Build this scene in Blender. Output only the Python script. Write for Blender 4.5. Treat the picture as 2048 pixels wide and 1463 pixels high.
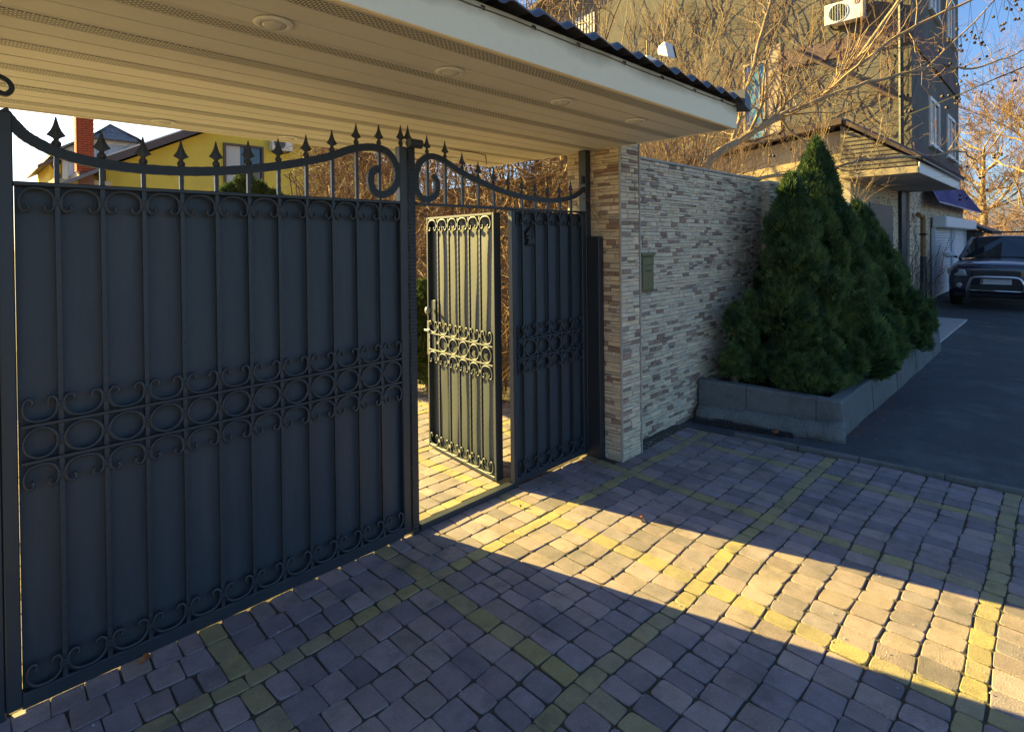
import bpy, math, random
from mathutils import Vector, Matrix, noise as mn
R = math.radians
for o in list(bpy.data.objects): bpy.data.objects.remove(o)
scn = bpy.context.scene
col = scn.collection

# ------------------------------------------------------------------ camera, sky, sun, exposure
CAM = Vector((0, 0, 1.65))
FW = Vector((0.70768387, 0.70649089, -0.00735964)); RT = Vector((0.7064061, -0.70771662, -0.01129641)); UP = Vector((0.01318935, -0.00279539, 0.99990911))
FPX, PCX, PCY = 1114.31, 1024.0, 493.71
cd = bpy.data.cameras.new('camera'); cam = bpy.data.objects.new('camera', cd); col.objects.link(cam)
cam.matrix_world = Matrix(((RT.x, UP.x, -FW.x, CAM.x), (RT.y, UP.y, -FW.y, CAM.y), (RT.z, UP.z, -FW.z, CAM.z), (0, 0, 0, 1)))
cd.sensor_width = 36; cd.lens = FPX / 2048 * 36; cd.shift_y = -(731.5 - PCY) / 2048
cd.clip_start = .05; cd.clip_end = 2000
scn.camera = cam
SUN_EL, SUN_AZ = 24.0, 15.5            # azimuth measured from +Y towards -X
w = bpy.data.worlds.new('World'); scn.world = w; w.use_nodes = True
nt = w.node_tree; bg = nt.nodes['Background']
sky = nt.nodes.new('ShaderNodeTexSky'); sky.sky_type = 'NISHITA'; sky.sun_disc = False
sky.sun_elevation = R(SUN_EL); sky.sun_rotation = R(-SUN_AZ); sky.air_density = 1.0; sky.dust_density = 1.6; sky.ozone_density = 6.0
nt.links.new(sky.outputs[0], bg.inputs[0]); bg.inputs[1].default_value = .05
sd = bpy.data.lights.new('sun', 'SUN'); sun = bpy.data.objects.new('sun', sd); col.objects.link(sun)
sd.energy = 5.0; sd.angle = R(.5); sd.color = (1, .75, .22)
SDIR = Vector((-math.sin(R(SUN_AZ)) * math.cos(R(SUN_EL)), math.cos(R(SUN_AZ)) * math.cos(R(SUN_EL)), math.sin(R(SUN_EL))))
sun.rotation_euler = SDIR.to_track_quat('Z', 'Y').to_euler()
scn.view_settings.view_transform = 'Standard'; scn.view_settings.look = 'None'
scn.view_settings.exposure = 2.38; scn.view_settings.gamma = 1
scn.render.resolution_x = 1024; scn.render.resolution_y = 731
scn.render.engine = 'CYCLES'; scn.cycles.max_bounces = 6; scn.cycles.diffuse_bounces = 4; scn.cycles.transparent_max_bounces = 12

def pix(p):
    d = Vector(p) - CAM; t = d.dot(FW)
    if t < .05: return (1e6, 1e6, t)
    return (PCX + FPX * d.dot(RT) / t, PCY - FPX * d.dot(UP) / t, t)

# ------------------------------------------------------------------ materials
MATS = {}
def mat(name, base, rough=.7, var=.18, scale=6, fine=60, bump=.15, bdist=.004, metal=0, attr=False, coat=0, spec=.5, stain=None, stain_amt=.5, stain_scale=2.5, stretch=(1, 1, 1)):
    if name in MATS: return MATS[name]
    m = bpy.data.materials.new(name); m.use_nodes = True; n = m.node_tree.nodes; L = m.node_tree.links
    b = n['Principled BSDF']; b.inputs['Roughness'].default_value = rough; b.inputs['Metallic'].default_value = metal
    b.inputs['Specular IOR Level'].default_value = spec; b.inputs['Coat Weight'].default_value = coat
    g = n.new('ShaderNodeNewGeometry'); mp = n.new('ShaderNodeVectorMath'); mp.operation = 'MULTIPLY'; mp.inputs[1].default_value = stretch
    L.new(g.outputs['Position'], mp.inputs[0])
    n1 = n.new('ShaderNodeTexNoise'); n1.inputs['Scale'].default_value = scale; n1.inputs['Detail'].default_value = 6; n1.inputs['Roughness'].default_value = .65
    n2 = n.new('ShaderNodeTexNoise'); n2.inputs['Scale'].default_value = fine; n2.inputs['Detail'].default_value = 4
    for q in (n1, n2): L.new(mp.outputs[0], q.inputs['Vector'])
    add = n.new('ShaderNodeMath'); add.operation = 'ADD'; L.new(n1.outputs[0], add.inputs[0]); L.new(n2.outputs[0], add.inputs[1])
    mr = n.new('ShaderNodeMapRange'); mr.inputs[1].default_value = .6; mr.inputs[2].default_value = 1.4; mr.inputs[3].default_value = 1 - var; mr.inputs[4].default_value = 1 + var
    L.new(add.outputs[0], mr.inputs[0])
    mx = n.new('ShaderNodeVectorMath'); mx.operation = 'MULTIPLY'
    if attr:
        a = n.new('ShaderNodeAttribute'); a.attribute_name = 'tint'; L.new(a.outputs['Color'], mx.inputs[0])
    else: mx.inputs[0].default_value = base
    L.new(mr.outputs[0], mx.inputs[1]); out = mx.outputs[0]
    if stain:
        n3 = n.new('ShaderNodeTexNoise'); n3.inputs['Scale'].default_value = stain_scale; n3.inputs['Detail'].default_value = 8; n3.inputs['Roughness'].default_value = .7
        L.new(mp.outputs[0], n3.inputs['Vector'])
        m3 = n.new('ShaderNodeMapRange'); m3.inputs[1].default_value = .5; m3.inputs[2].default_value = .68; m3.inputs[3].default_value = 0; m3.inputs[4].default_value = stain_amt
        L.new(n3.outputs[0], m3.inputs[0])
        mi = n.new('ShaderNodeMix'); mi.data_type = 'RGBA'; L.new(m3.outputs[0], mi.inputs[0]); L.new(out, mi.inputs[6]); mi.inputs[7].default_value = (*stain, 1); out = mi.outputs[2]
    L.new(out, b.inputs['Base Color'])
    if bump:
        bp = n.new('ShaderNodeBump'); bp.inputs['Strength'].default_value = bump; bp.inputs['Distance'].default_value = bdist
        L.new(add.outputs[0], bp.inputs['Height']); L.new(bp.outputs[0], b.inputs['Normal'])
    MATS[name] = m
    return m

M = {}
M['paint'] = mat('gate_paint', (.015, .023, .031), .5, .12, 3, 90, .12, .002, spec=.65, stain=(.05, .052, .052), stain_amt=.3, stain_scale=3, stretch=(1, 1, .25))
M['sheet'] = mat('gate_sheet', (.019, .030, .041), .58, .2, 3, 50, .15, .003, spec=.7, stain=(.05, .056, .062), stain_amt=.6, stain_scale=4, stretch=(1.6, 1.6, .2))
M['hammer'] = mat('hammered_iron', (.012, .018, .024), .5, .15, 20, 130, .4, .003, spec=.5)
M['collar'] = mat('collar_metal', (.3, .3, .3), .35, .1, 10, 80, .1, .001, metal=.6)
M['paver'] = mat('paver_stone', (.3, .25, .22), .85, .32, 11, 190, .7, .004, attr=True, stain=(.07, .073, .07), stain_amt=.55, stain_scale=4)
M['joint'] = mat('joint_soil', (.075, .062, .042), .95, .45, 20, 120, .8, .006, stain=(.03, .04, .015), stain_amt=.7, stain_scale=2)
M['asphalt'] = mat('asphalt', (.055, .06, .066), .85, .5, 1.1, 75, 1.0, .014, stain=(.12, .125, .13), stain_amt=.85, stain_scale=1.0)
M['ground'] = mat('dry_soil', (.17, .14, .1), .95, .3, 1.5, 40, .4, .01)
M['stone'] = mat('ledge_stone', (.5, .45, .38), .85, .16, 14, 120, .55, .004, attr=True)
M['mortar'] = mat('mortar', (.42, .38, .31), .9, .15, 15, 120, .3, .003)
M['soffit'] = mat('soffit_vinyl', (.66, .63, .56), .5, .04, 1.5, 60, .04, .001, stain=(.52, .47, .38), stain_amt=.35, stain_scale=1.7)
M['fascia'] = mat('fascia_vinyl', (.84, .79, .66), .5, .03, 2, 50, .03, .001)
M['rooftile'] = mat('roof_metal', (.07, .07, .085), .45, .15, 5, 50, .1, .002, stain=(.1, .095, .1), stain_amt=.4)
M['white'] = mat('white_plastic', (.72, .71, .68), .45, .05, 4, 50, .03, .001)
M['glass_l'] = mat('lamp_lens', (.55, .53, .47), .2, .05, 20, 60, .1, .002)
M['concrete'] = mat('planter_concrete', (.14, .14, .13), .9, .25, 4, 70, .5, .006, stain=(.06, .066, .06), stain_amt=.8, stain_scale=3)
M['rough'] = mat('rough_concrete', (.17, .17, .15), .95, .4, 12, 60, .9, .014, stain=(.07, .075, .06), stain_amt=.8, stain_scale=6)
M['soil'] = mat('bed_soil', (.035, .028, .02), .95, .3, 10, 60, .6, .01)
M['bark'] = mat('bark', (.27, .2, .125), .9, .35, 8, 90, .6, .006)
M['twig'] = mat('twig_bark', (.16, .092, .055), .85, .35, 4, 60, .2, .002)
M['twig2'] = mat('pale_twig', (.32, .225, .12), .8, .3, 4, 60, .2, .002)
M['berry'] = mat('dark_fruit', (.03, .015, .02), .6, .2, 40, 90, .1)
M['brownpod'] = mat('dried_fruit', (.16, .06, .04), .7, .3, 40, 90, .1)
M['yellow'] = mat('yellow_render', (.76, .58, .09), .9, .12, 2, 90, .35, .006, stain=(.6, .48, .1), stain_amt=.5, stain_scale=1.2)
M['brick_r'] = mat('red_brick', (.42, .085, .03), .85, .2, 12, 70, .3, .003)
M['mortar_l'] = mat('dark_mortar', (.2, .1, .075), .9, .1)
M['siding'] = mat('blue_siding', (.52, .58, .62), .6, .06, 3, 60, .1)
M['rooflite'] = mat('roof_tile_grey', (.17, .165, .17), .6, .2, 6, 50, .2)
M['brownpaint'] = mat('brown_trim', (.09, .06, .05), .5, .1)
M['wgl'] = mat('window_glass', (.03, .05, .07), .06, .05, 3, 20, 0, coat=.3)
M['wglb'] = mat('window_glass_blue', (.07, .27, .45), .12, .15, 3, 20, 0, coat=.3)
M['curtain'] = mat('pale_curtain', (.55, .55, .52), .9, .12, 8, 30, .1, stretch=(6, 6, .6))
M['stucco'] = mat('dark_stucco', (.13, .12, .10), .95, .25, 1.2, 50, .5, .01, stain=(.06, .06, .055), stain_amt=.7, stain_scale=.8)
M['mauve'] = mat('mauve_band', (.125, .085, .082), .9, .15, 2, 50, .3, .006)
M['meshgrey'] = mat('gable_board', (.2, .175, .13), .9, .2, 4, 60, .3)
M['cream'] = mat('cream_render', (.52, .42, .25), .9, .12, 2, 60, .3, .006, stain=(.38, .3, .2), stain_amt=.5, stain_scale=1.5)
M['trimpale'] = mat('window_surround', (.45, .36, .25), .9, .15, 3, 60, .3)
M['shutter'] = mat('shutter_white', (.62, .64, .66), .5, .06, 3, 40, .05)
M['purple'] = mat('awning_sheet', (.15, .125, .3), .45, .12, 3, 40, .1)
M['black'] = mat('black_metal', (.018, .02, .022), .5, .15, 5, 60, .1)
M['rust'] = mat('gas_pipe_paint', (.26, .14, .045), .6, .3, 8, 60, .3)
M['olive'] = mat('olive_enamel', (.16, .15, .06), .4, .15, 6, 50, .1)
M['red'] = mat('logo_red', (.5, .01, .05), .4, .02, 4, 20, 0)
M['fan'] = mat('fan_dark', (.06, .065, .05), .5, .1)
M['carpaint'] = mat('car_paint', (.009, .014, .04), .25, .05, 3, 30, 0, coat=1.0)
M['carglass'] = mat('car_glass', (.012, .02, .024), .03, .05, 3, 20, 0, coat=.6)
M['rubber'] = mat('rubber', (.015, .015, .015), .8, .1)
M['chrome'] = mat('chrome_tube', (.55, .55, .56), .18, .03, 5, 40, 0, metal=1)
M['lens'] = mat('headlight_lens', (.35, .38, .4), .08, .15, 40, 90, .3, .002, coat=1)
M['plate'] = mat('number_plate', (.62, .64, .66), .4, .02, 5, 20, 0)
M['deadleaf'] = mat('dead_leaf', (.3, .1, .03), .8, .3, 40, 90, .2)
M['slab'] = mat('pale_slab', (.4, .37, .34), .9, .15, 4, 60, .4, .004)

def leafmat(name, c1, c2):
    m = bpy.data.materials.new(name); m.use_nodes = True; n = m.node_tree.nodes; L = m.node_tree.links; b = n['Principled BSDF']
    g = n.new('ShaderNodeNewGeometry'); nz = n.new('ShaderNodeTexNoise'); nz.inputs['Scale'].default_value = 4.2; nz.inputs['Detail'].default_value = 3
    L.new(g.outputs['Position'], nz.inputs['Vector'])
    a = n.new('ShaderNodeMath'); a.operation = 'MULTIPLY_ADD'; a.inputs[1].default_value = .4; L.new(g.outputs['Random Per Island'], a.inputs[0]); L.new(nz.outputs[0], a.inputs[2])
    mr = n.new('ShaderNodeMapRange'); mr.inputs[1].default_value = .52; mr.inputs[2].default_value = .92; L.new(a.outputs[0], mr.inputs[0])
    mi = n.new('ShaderNodeMix'); mi.data_type = 'RGBA'; mi.inputs[6].default_value = (*c1, 1); mi.inputs[7].default_value = (*c2, 1); L.new(mr.outputs[0], mi.inputs[0])
    L.new(mi.outputs[2], b.inputs['Base Color']); b.inputs['Roughness'].default_value = .65; b.inputs['Specular IOR Level'].default_value = .3
    tr = n.new('ShaderNodeBsdfTranslucent'); L.new(mi.outputs[2], tr.inputs[0]); ms = n.new('ShaderNodeMixShader'); ms.inputs[0].default_value = .3
    L.new(b.outputs[0], ms.inputs[1]); L.new(tr.outputs[0], ms.inputs[2]); L.new(ms.outputs[0], n['Material Output'].inputs[0])
    return m
M['thuja'] = leafmat('thuja_foliage', (.028, .07, .03), (.17, .24, .065))
M['box'] = leafmat('boxwood_foliage', (.04, .07, .02), (.12, .15, .04))

def perfmat():
    m = mat('perforated_vinyl', (.63, .60, .53), .5, .04, 1.5, 60, .02, .001); n = m.node_tree.nodes; L = m.node_tree.links; b = n['Principled BSDF']
    src = b.inputs['Base Color'].links[0].from_socket
    g = n.new('ShaderNodeNewGeometry'); br = n.new('ShaderNodeTexBrick'); br.inputs['Scale'].default_value = 1.0
    br.inputs['Brick Width'].default_value = .020; br.inputs['Row Height'].default_value = .0105; br.inputs['Mortar Size'].default_value = .0024; br.inputs['Mortar Smooth'].default_value = .1
    br.inputs['Color1'].default_value = (1, 1, 1, 1); br.inputs['Color2'].default_value = (1, 1, 1, 1); br.inputs['Mortar'].default_value = (0, 0, 0, 1)
    L.new(g.outputs['Position'], br.inputs['Vector'])
    mi = n.new('ShaderNodeMix'); mi.data_type = 'RGBA'; L.new(br.outputs['Color'], mi.inputs[0]); L.new(src, mi.inputs[6]); mi.inputs[7].default_value = (.03, .028, .025, 1)
    L.new(mi.outputs[2], b.inputs['Base Color'])
    return m
M['perf'] = perfmat()

# ------------------------------------------------------------------ mesh helpers
WO = {}
class MB:
    def __init__(s): s.v = []; s.f = []; s.c = []
    def add(s, vs, fs, tint=None):
        k = len(s.v); s.v.extend(vs); s.f.extend([tuple(i + k for i in f) for f in fs])
        if tint is not None: s.c.extend([tint] * len(vs))
    def box(s, x0, x1, y0, y1, z0, z1, tint=None):
        s.add([(x0, y0, z0), (x1, y0, z0), (x1, y1, z0), (x0, y1, z0), (x0, y0, z1), (x1, y0, z1), (x1, y1, z1), (x0, y1, z1)],
              [(0, 3, 2, 1), (4, 5, 6, 7), (0, 1, 5, 4), (1, 2, 6, 5), (2, 3, 7, 6), (3, 0, 4, 7)], tint); return s
    def bbox(s, x0, x1, y0, y1, z0, z1, b=.004):      # box with chamfered edges
        xs = (x0, x1); ys = (y0, y1); zs = (z0, z1); vs = []; idx = {}
        for i in (0, 1):
            for j in (0, 1):
                for k in (0, 1):
                    sx = b if i == 0 else -b; sy = b if j == 0 else -b; sz = b if k == 0 else -b
                    idx[i, j, k] = len(vs); X, Y, Z = xs[i], ys[j], zs[k]
                    vs += [(X, Y + sy, Z + sz), (X + sx, Y, Z + sz), (X + sx, Y + sy, Z)]
        fs = []
        q = lambda i, j, k, a: idx[i, j, k] + a
        for i in (0, 1): fs.append((q(i, 0, 0, 0), q(i, 1, 0, 0), q(i, 1, 1, 0), q(i, 0, 1, 0)) if i else (q(i, 0, 0, 0), q(i, 0, 1, 0), q(i, 1, 1, 0), q(i, 1, 0, 0)))
        for j in (0, 1): fs.append((q(0, j, 0, 1), q(0, j, 1, 1), q(1, j, 1, 1), q(1, j, 0, 1)) if j else (q(0, j, 0, 1), q(1, j, 0, 1), q(1, j, 1, 1), q(0, j, 1, 1)))
        for k in (0, 1): fs.append((q(0, 0, k, 2), q(1, 0, k, 2), q(1, 1, k, 2), q(0, 1, k, 2)) if k else (q(0, 0, k, 2), q(0, 1, k, 2), q(1, 1, k, 2), q(1, 0, k, 2)))
        for j in (0, 1):
            for k in (0, 1): fs.append((q(0, j, k, 1), q(1, j, k, 1), q(1, j, k, 2), q(0, j, k, 2)))
        for i in (0, 1):
            for k in (0, 1): fs.append((q(i, 0, k, 0), q(i, 1, k, 0), q(i, 1, k, 2), q(i, 0, k, 2)))
            for j in (0, 1): fs.append((q(i, j, 0, 0), q(i, j, 1, 0), q(i, j, 1, 1), q(i, j, 0, 1)))
        for key in idx: fs.append((idx[key], idx[key] + 1, idx[key] + 2))
        s.add(vs, fs); return s
    def loft(s, loops, cap=True, tint=None):
        n = len(loops[0]); vs = [p for l in loops for p in l]; fs = []
        for i in range(len(loops) - 1):
            for j in range(n):
                a = i * n + j; b2 = i * n + (j + 1) % n; fs.append((a, b2, b2 + n, a + n))
        if cap: fs.append(tuple(range(n - 1, -1, -1))); fs.append(tuple((len(loops) - 1) * n + j for j in range(n)))
        s.add(vs, fs, tint); return s
    def tube(s, path, r, n=6, cap=True, tint=None):
        path = [Vector(p) for p in path]; m = len(path)
        rs = r if isinstance(r, (list, tuple)) else [r] * m
        t = (path[1] - path[0]).normalized(); a = Vector((0, 0, 1)) if abs(t.z) < .9 else Vector((1, 0, 0)); u = t.cross(a).normalized(); loops = []
        for i in range(m):
            t = (path[min(i + 1, m - 1)] - path[max(i - 1, 0)])
            if t.length < 1e-9: t = Vector((0, 0, 1))
            t.normalize(); u = (u - t * u.dot(t)); 
            if u.length < 1e-6: u = t.orthogonal()
            u.normalize(); v = t.cross(u)
            loops.append([tuple(path[i] + (u * math.cos(2 * math.pi * k / n) + v * math.sin(2 * math.pi * k / n)) * rs[i]) for k in range(n)])
        return s.loft(loops, cap, tint)
    def flat(s, path, wid, dep, closed=False):         # path in the XZ plane (x, y, z); wid in plane, dep along y
        P = [Vector(p) for p in path]; m = len(P); loops = []
        ws = wid if isinstance(wid, (list, tuple)) else [wid] * m
        for i in range(m):
            t = (P[(i + 1) % m] - P[i - 1]) if closed else (P[min(i + 1, m - 1)] - P[max(i - 1, 0)])
            t.normalize(); nn = Vector((-t.z, 0, t.x)) * ws[i] * .5; d = Vector((0, dep / 2, 0))
            loops.append([tuple(P[i] + nn - d), tuple(P[i] - nn - d), tuple(P[i] - nn + d), tuple(P[i] + nn + d)])
        if closed: loops.append(loops[0]); return s.loft(loops, False)
        return s.loft(loops)
    def mesh(s, name, mt, smooth=False, off=None):
        me = bpy.data.meshes.new(name); vs = s.v
        if off is not None: vs = [(p[0] - off[0], p[1] - off[1], p[2] - off[2]) for p in vs]
        me.from_pydata(vs, [], s.f); me.materials.append(mt)
        if s.c:
            a = me.color_attributes.new('tint', 'FLOAT_COLOR', 'POINT')
            a.data.foreach_set('color', [x for c in s.c for x in (c[0], c[1], c[2], 1.0)])
        if smooth: me.polygons.foreach_set('use_smooth', [True] * len(me.polygons))
        me.update(); return me
    def build(s, name, mt, parent=None, smooth=False, at=None, local=False, kind=None):
        po = Vector((0, 0, 0)) if local else WO.get(parent.name if parent else None, Vector((0, 0, 0)))
        a = Vector(at) if at is not None else po
        o = bpy.data.objects.new(name, s.mesh(name, mt, smooth, a if not local else None)); col.objects.link(o)
        o.parent = parent; o.location = a - po if not local else (0, 0, 0); WO[o.name] = a
        if kind: o['kind'] = kind
        return o
def inst(me, name, parent, loc, rot=None, scale=None):
    o = bpy.data.objects.new(name, me); col.objects.link(o); o.parent = parent
    po = WO.get(parent.name if parent else None, Vector((0, 0, 0))); o.location = Vector(loc) - po; WO[o.name] = Vector(loc)
    if rot: o.rotation_euler = rot
    if scale: o.scale = scale
    return o
def thing(name, label, cat, loc, group=None, rotz=0):
    o = bpy.data.objects.new(name, None); col.objects.link(o); o.location = loc; o.rotation_euler.z = rotz; o.empty_display_size = .1
    WO[o.name] = Vector(loc); tag(o, label, cat, group); return o
def tag(o, label, cat, group=None):
    o['label'] = label; o['category'] = cat
    if group: o['group'] = group
    return o
def bevel(o, wd=.004, seg=2):
    b = o.modifiers.new('bevel', 'BEVEL'); b.width = wd; b.segments = seg; b.limit_method = 'ANGLE'; return o
def box(name, mt, parent, *d, bv=0, at=None):
    return (MB().bbox(*d, b=bv) if bv else MB().box(*d)).build(name, mt, parent, at=at)

# ------------------------------------------------------------------ ground, road, paving
def struct(o): o['kind'] = 'structure'; return o
def sheet(name, mt, pts, z):
    b = MB(); b.add([(x, y, z) for x, y in pts], [tuple(range(len(pts)))]); return struct(b.build(name, mt))
sheet('ground', M['ground'], [(-400, -400), (500, -400), (500, 500), (-400, 500)], -.075)
def grid_sheet(name, mt, x0, x1, y0, y1, z, nx, ny, amp, inside=None):
    b = MB(); vs = []; fs = []
    for j in range(ny + 1):
        for i in range(nx + 1):
            x = x0 + (x1 - x0) * i / nx; y = y0 + (y1 - y0) * j / ny
            vs.append((x, y, z + amp * mn.noise(Vector((x * .9, y * .9, 3.1))) + amp * .4 * mn.noise(Vector((x * 4, y * 4, 1.1)))))
    for j in range(ny):
        for i in range(nx):
            a = j * (nx + 1) + i; fs.append((a, a + 1, a + nx + 2, a + nx + 1))
    b.add(vs, fs); return struct(b.build(name, mt, smooth=True))
KX = lambda y: 4.69 + (1.51 - y) * .108               # line of the border kerb
b = MB(); b.add([(-8, -30, -.045), (KX(-30) - 40, -30, -.045), (60, -30, -.045), (60, 2.5, -.045), (5.0, 2.5, -.045), (KX(2.5), 2.5, -.045), (KX(-1.6), -1.6, -.045), (-8, -1.6, -.045)], [(0, 2, 3, 4, 5, 6, 7)])
grid_sheet('road', M['asphalt'], 4.6, 40, -12, 2.62, -.028, 160, 60, .012)
sheet('road_apron', M['asphalt'], [(-12, -40), (70, -40), (70, -1.9), (-12, -1.9)], -.05)

paving = struct(sheet('driveway_paving', M['joint'], [(-3.2, -2.2), (KX(-2.2), -2.2), (KX(2.5), 2.5), (KX(2.5), 2.66), (-3.2, 2.66)], -.0068))
yard = struct(sheet('yard_paving', M['joint'], [(-6, 2.67), (3.95, 2.67), (4.6, 12), (-6, 12)], -.0068))
rng = random.Random(7)
PINK = [(.265, .215, .205), (.24, .202, .212), (.285, .23, .205), (.21, .18, .19), (.27, .218, .215), (.195, .168, .172)]
YEL = [(.31, .265, .125), (.295, .25, .13), (.32, .27, .12), (.285, .24, .13), (.28, .238, .145)]
def warp(x, y): return (x + .018 * mn.noise(Vector((x * 1.7, y * 1.7, 0))), y + .022 * mn.noise(Vector((x * 1.5, y * 1.5, 5))))
def paver(mb, x0, x1, y0, y1, c, g=.0031):
    j = lambda s: rng.uniform(-s, s)
    cs = [(x0 + g + j(.005), y0 + g + j(.005)), (x1 - g + j(.005), y0 + g + j(.005)), (x1 - g + j(.005), y1 - g + j(.005)), (x0 + g + j(.005), y1 - g + j(.005))]
    pts = []; r = rng.uniform(.009, .02)
    for k in range(4):
        p = Vector(cs[k]); a = (Vector(cs[k - 1]) - p).normalized(); d = (Vector(cs[(k + 1) % 4]) - p).normalized()
        pts += [p + a * r, p + (a + d) * r * .22, p + d * r]
    ce = Vector(((x0 + x1) / 2, (y0 + y1) / 2)); zt = j(.002) + .003 * mn.noise(Vector((ce.x * .8, ce.y * .8, 9))); tx, ty = j(.018), j(.018)
    top, mid, bot = [], [], []
    for p in pts:
        q = ce + (p - ce) * (1 - .0034 / max(.03, (p - ce).length)); dz = tx * (q.x - ce.x) + ty * (q.y - ce.y)
        wq = warp(q.x, q.y); wp = warp(p.x, p.y)
        top.append((wq[0], wq[1], zt + dz)); mid.append((wp[0], wp[1], zt + dz - .003)); bot.append((wp[0], wp[1], -.035))
    n = len(pts); vs = bot + mid + top; fs = [tuple(range(2 * n, 3 * n))]
    for L in (0, 1):
        for k in range(n): fs.append((L * n + k, L * n + (k + 1) % n, (L + 1) * n + (k + 1) % n, (L + 1) * n + k))
    v = rng.uniform(.82, 1.16) if c[2] > .185 or c[0] < .22 else rng.uniform(.93, 1.08); mb.add(vs, fs, (c[0] * v, c[1] * v, c[2] * v))
def pave(parent, XL, YL, wx, wy, rowh, inside, clipx=None, limit=300):
    items = []
    def put(x0, x1, y0, y1, c):
        if clipx:
            lim = clipx((y0 + y1) / 2)
            if x0 > lim - .035: return
            x1 = min(x1, lim)
        if not inside(x0, x1, y0, y1): return
        if y1 - y0 < .03 or x1 - x0 < .03: return
        items.append((x0, x1, y0, y1, c))
    for a in range(len(YL) - 1):
        y0, y1 = YL[a] + wy / 2, YL[a + 1] - wy / 2; n = max(1, round((y1 - y0) / rowh)); h = (y1 - y0) / n
        x = XL[0]
        while x < XL[-1]:                              # yellow course along x
            l = rng.uniform(.105, .128); put(x, x + l, YL[a] - wy / 2, YL[a] + wy / 2, rng.choice(YEL)); x += l
        for i in range(len(XL) - 1):
            for r in range(n):
                ya, yb = y0 + r * h, y0 + (r + 1) * h
                put(XL[i] - wx / 2, XL[i] + wx / 2, ya, yb, rng.choice(YEL))
                x, xe = XL[i] + wx / 2, XL[i + 1] - wx / 2; ls = []
                while sum(ls) < (xe - x) - .05: ls.append(rng.choice((.086, .104, .104, .104, .12)))
                k = (xe - x) / sum(ls)
                for l in ls: put(x, x + l * k, ya, yb, rng.choice(PINK)); x += l * k
    def key(it):
        P = pix(((it[0] + it[1]) / 2, (it[2] + it[3]) / 2, 0)); vis = -40 < P[0] < 2090 and 0 < P[1] < 1500
        return (0 if vis else 1, P[2])
    items.sort(key=key); rest = MB()
    for i, it in enumerate(items):
        if i < limit and key(it)[0] == 0:
            m = MB(); paver(m, *it); m.build('paver', M['paver'], parent, at=((it[0] + it[1]) / 2, (it[2] + it[3]) / 2, 0))
        else: paver(rest, *it)
    rest.build('pavers', M['paver'], parent, kind='stuff')
XL = [-1.9 + .88 * 0, -.99, -.11, .767, 1.627, 2.517, 3.395, 4.28, 5.2]
pave(paving, XL, [-1.75, -.75, .25, 1.27, 2.22, 2.70], .092, .082, .139, lambda x0, x1, y0, y1: y0 < 2.60 and not (3.49 < (x0 + x1) / 2 < 3.78 and (y0 + y1) / 2 > 2.36) and not (x0 > 3.75 and y1 > 2.50), lambda y: KX(y) - .03)
pave(yard, [-1.9, -.99, -.11, .767, 1.627, 2.517, 3.395, 4.28], [2.78, 3.66, 4.5, 5.4, 6.3, 7.2], .092, .082, .139, lambda x0, x1, y0, y1: x1 < 3.98 + .05 * (y0 - 2.7) and not (x1 > 3.5 and y0 < 2.9))
# border kerb
b = MB()
pts = [(KX(y), y) for y in (2.0, 1.51, 1.1, .6, 0, -.6, -1.2, -2.0)]
for k in range(len(pts) - 1):
    (xa, ya), (xb, yb) = pts[k], pts[k + 1]; m = MB(); g = .006
    m.loft([[(xa - .022, ya - g, -.06), (xa + .022, ya - g, -.06), (xa + .022, ya - g, .022), (xa + .015, ya - g, .03), (xa - .015, ya - g, .03), (xa - .022, ya - g, .022)], [(xb - .022, yb + g, -.06), (xb + .022, yb + g, -.06), (xb + .022, yb + g, .022), (xb + .015, yb + g, .03), (xb - .015, yb + g, .03), (xb - .022, yb + g, .022)]])
    m.build('kerb_stone', M['concrete'], paving)
struct(bevel(box('pale_slab', M['slab'], None, 10.5, 14.5, 1.45, 2.5, -.1, .0), .01))

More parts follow.
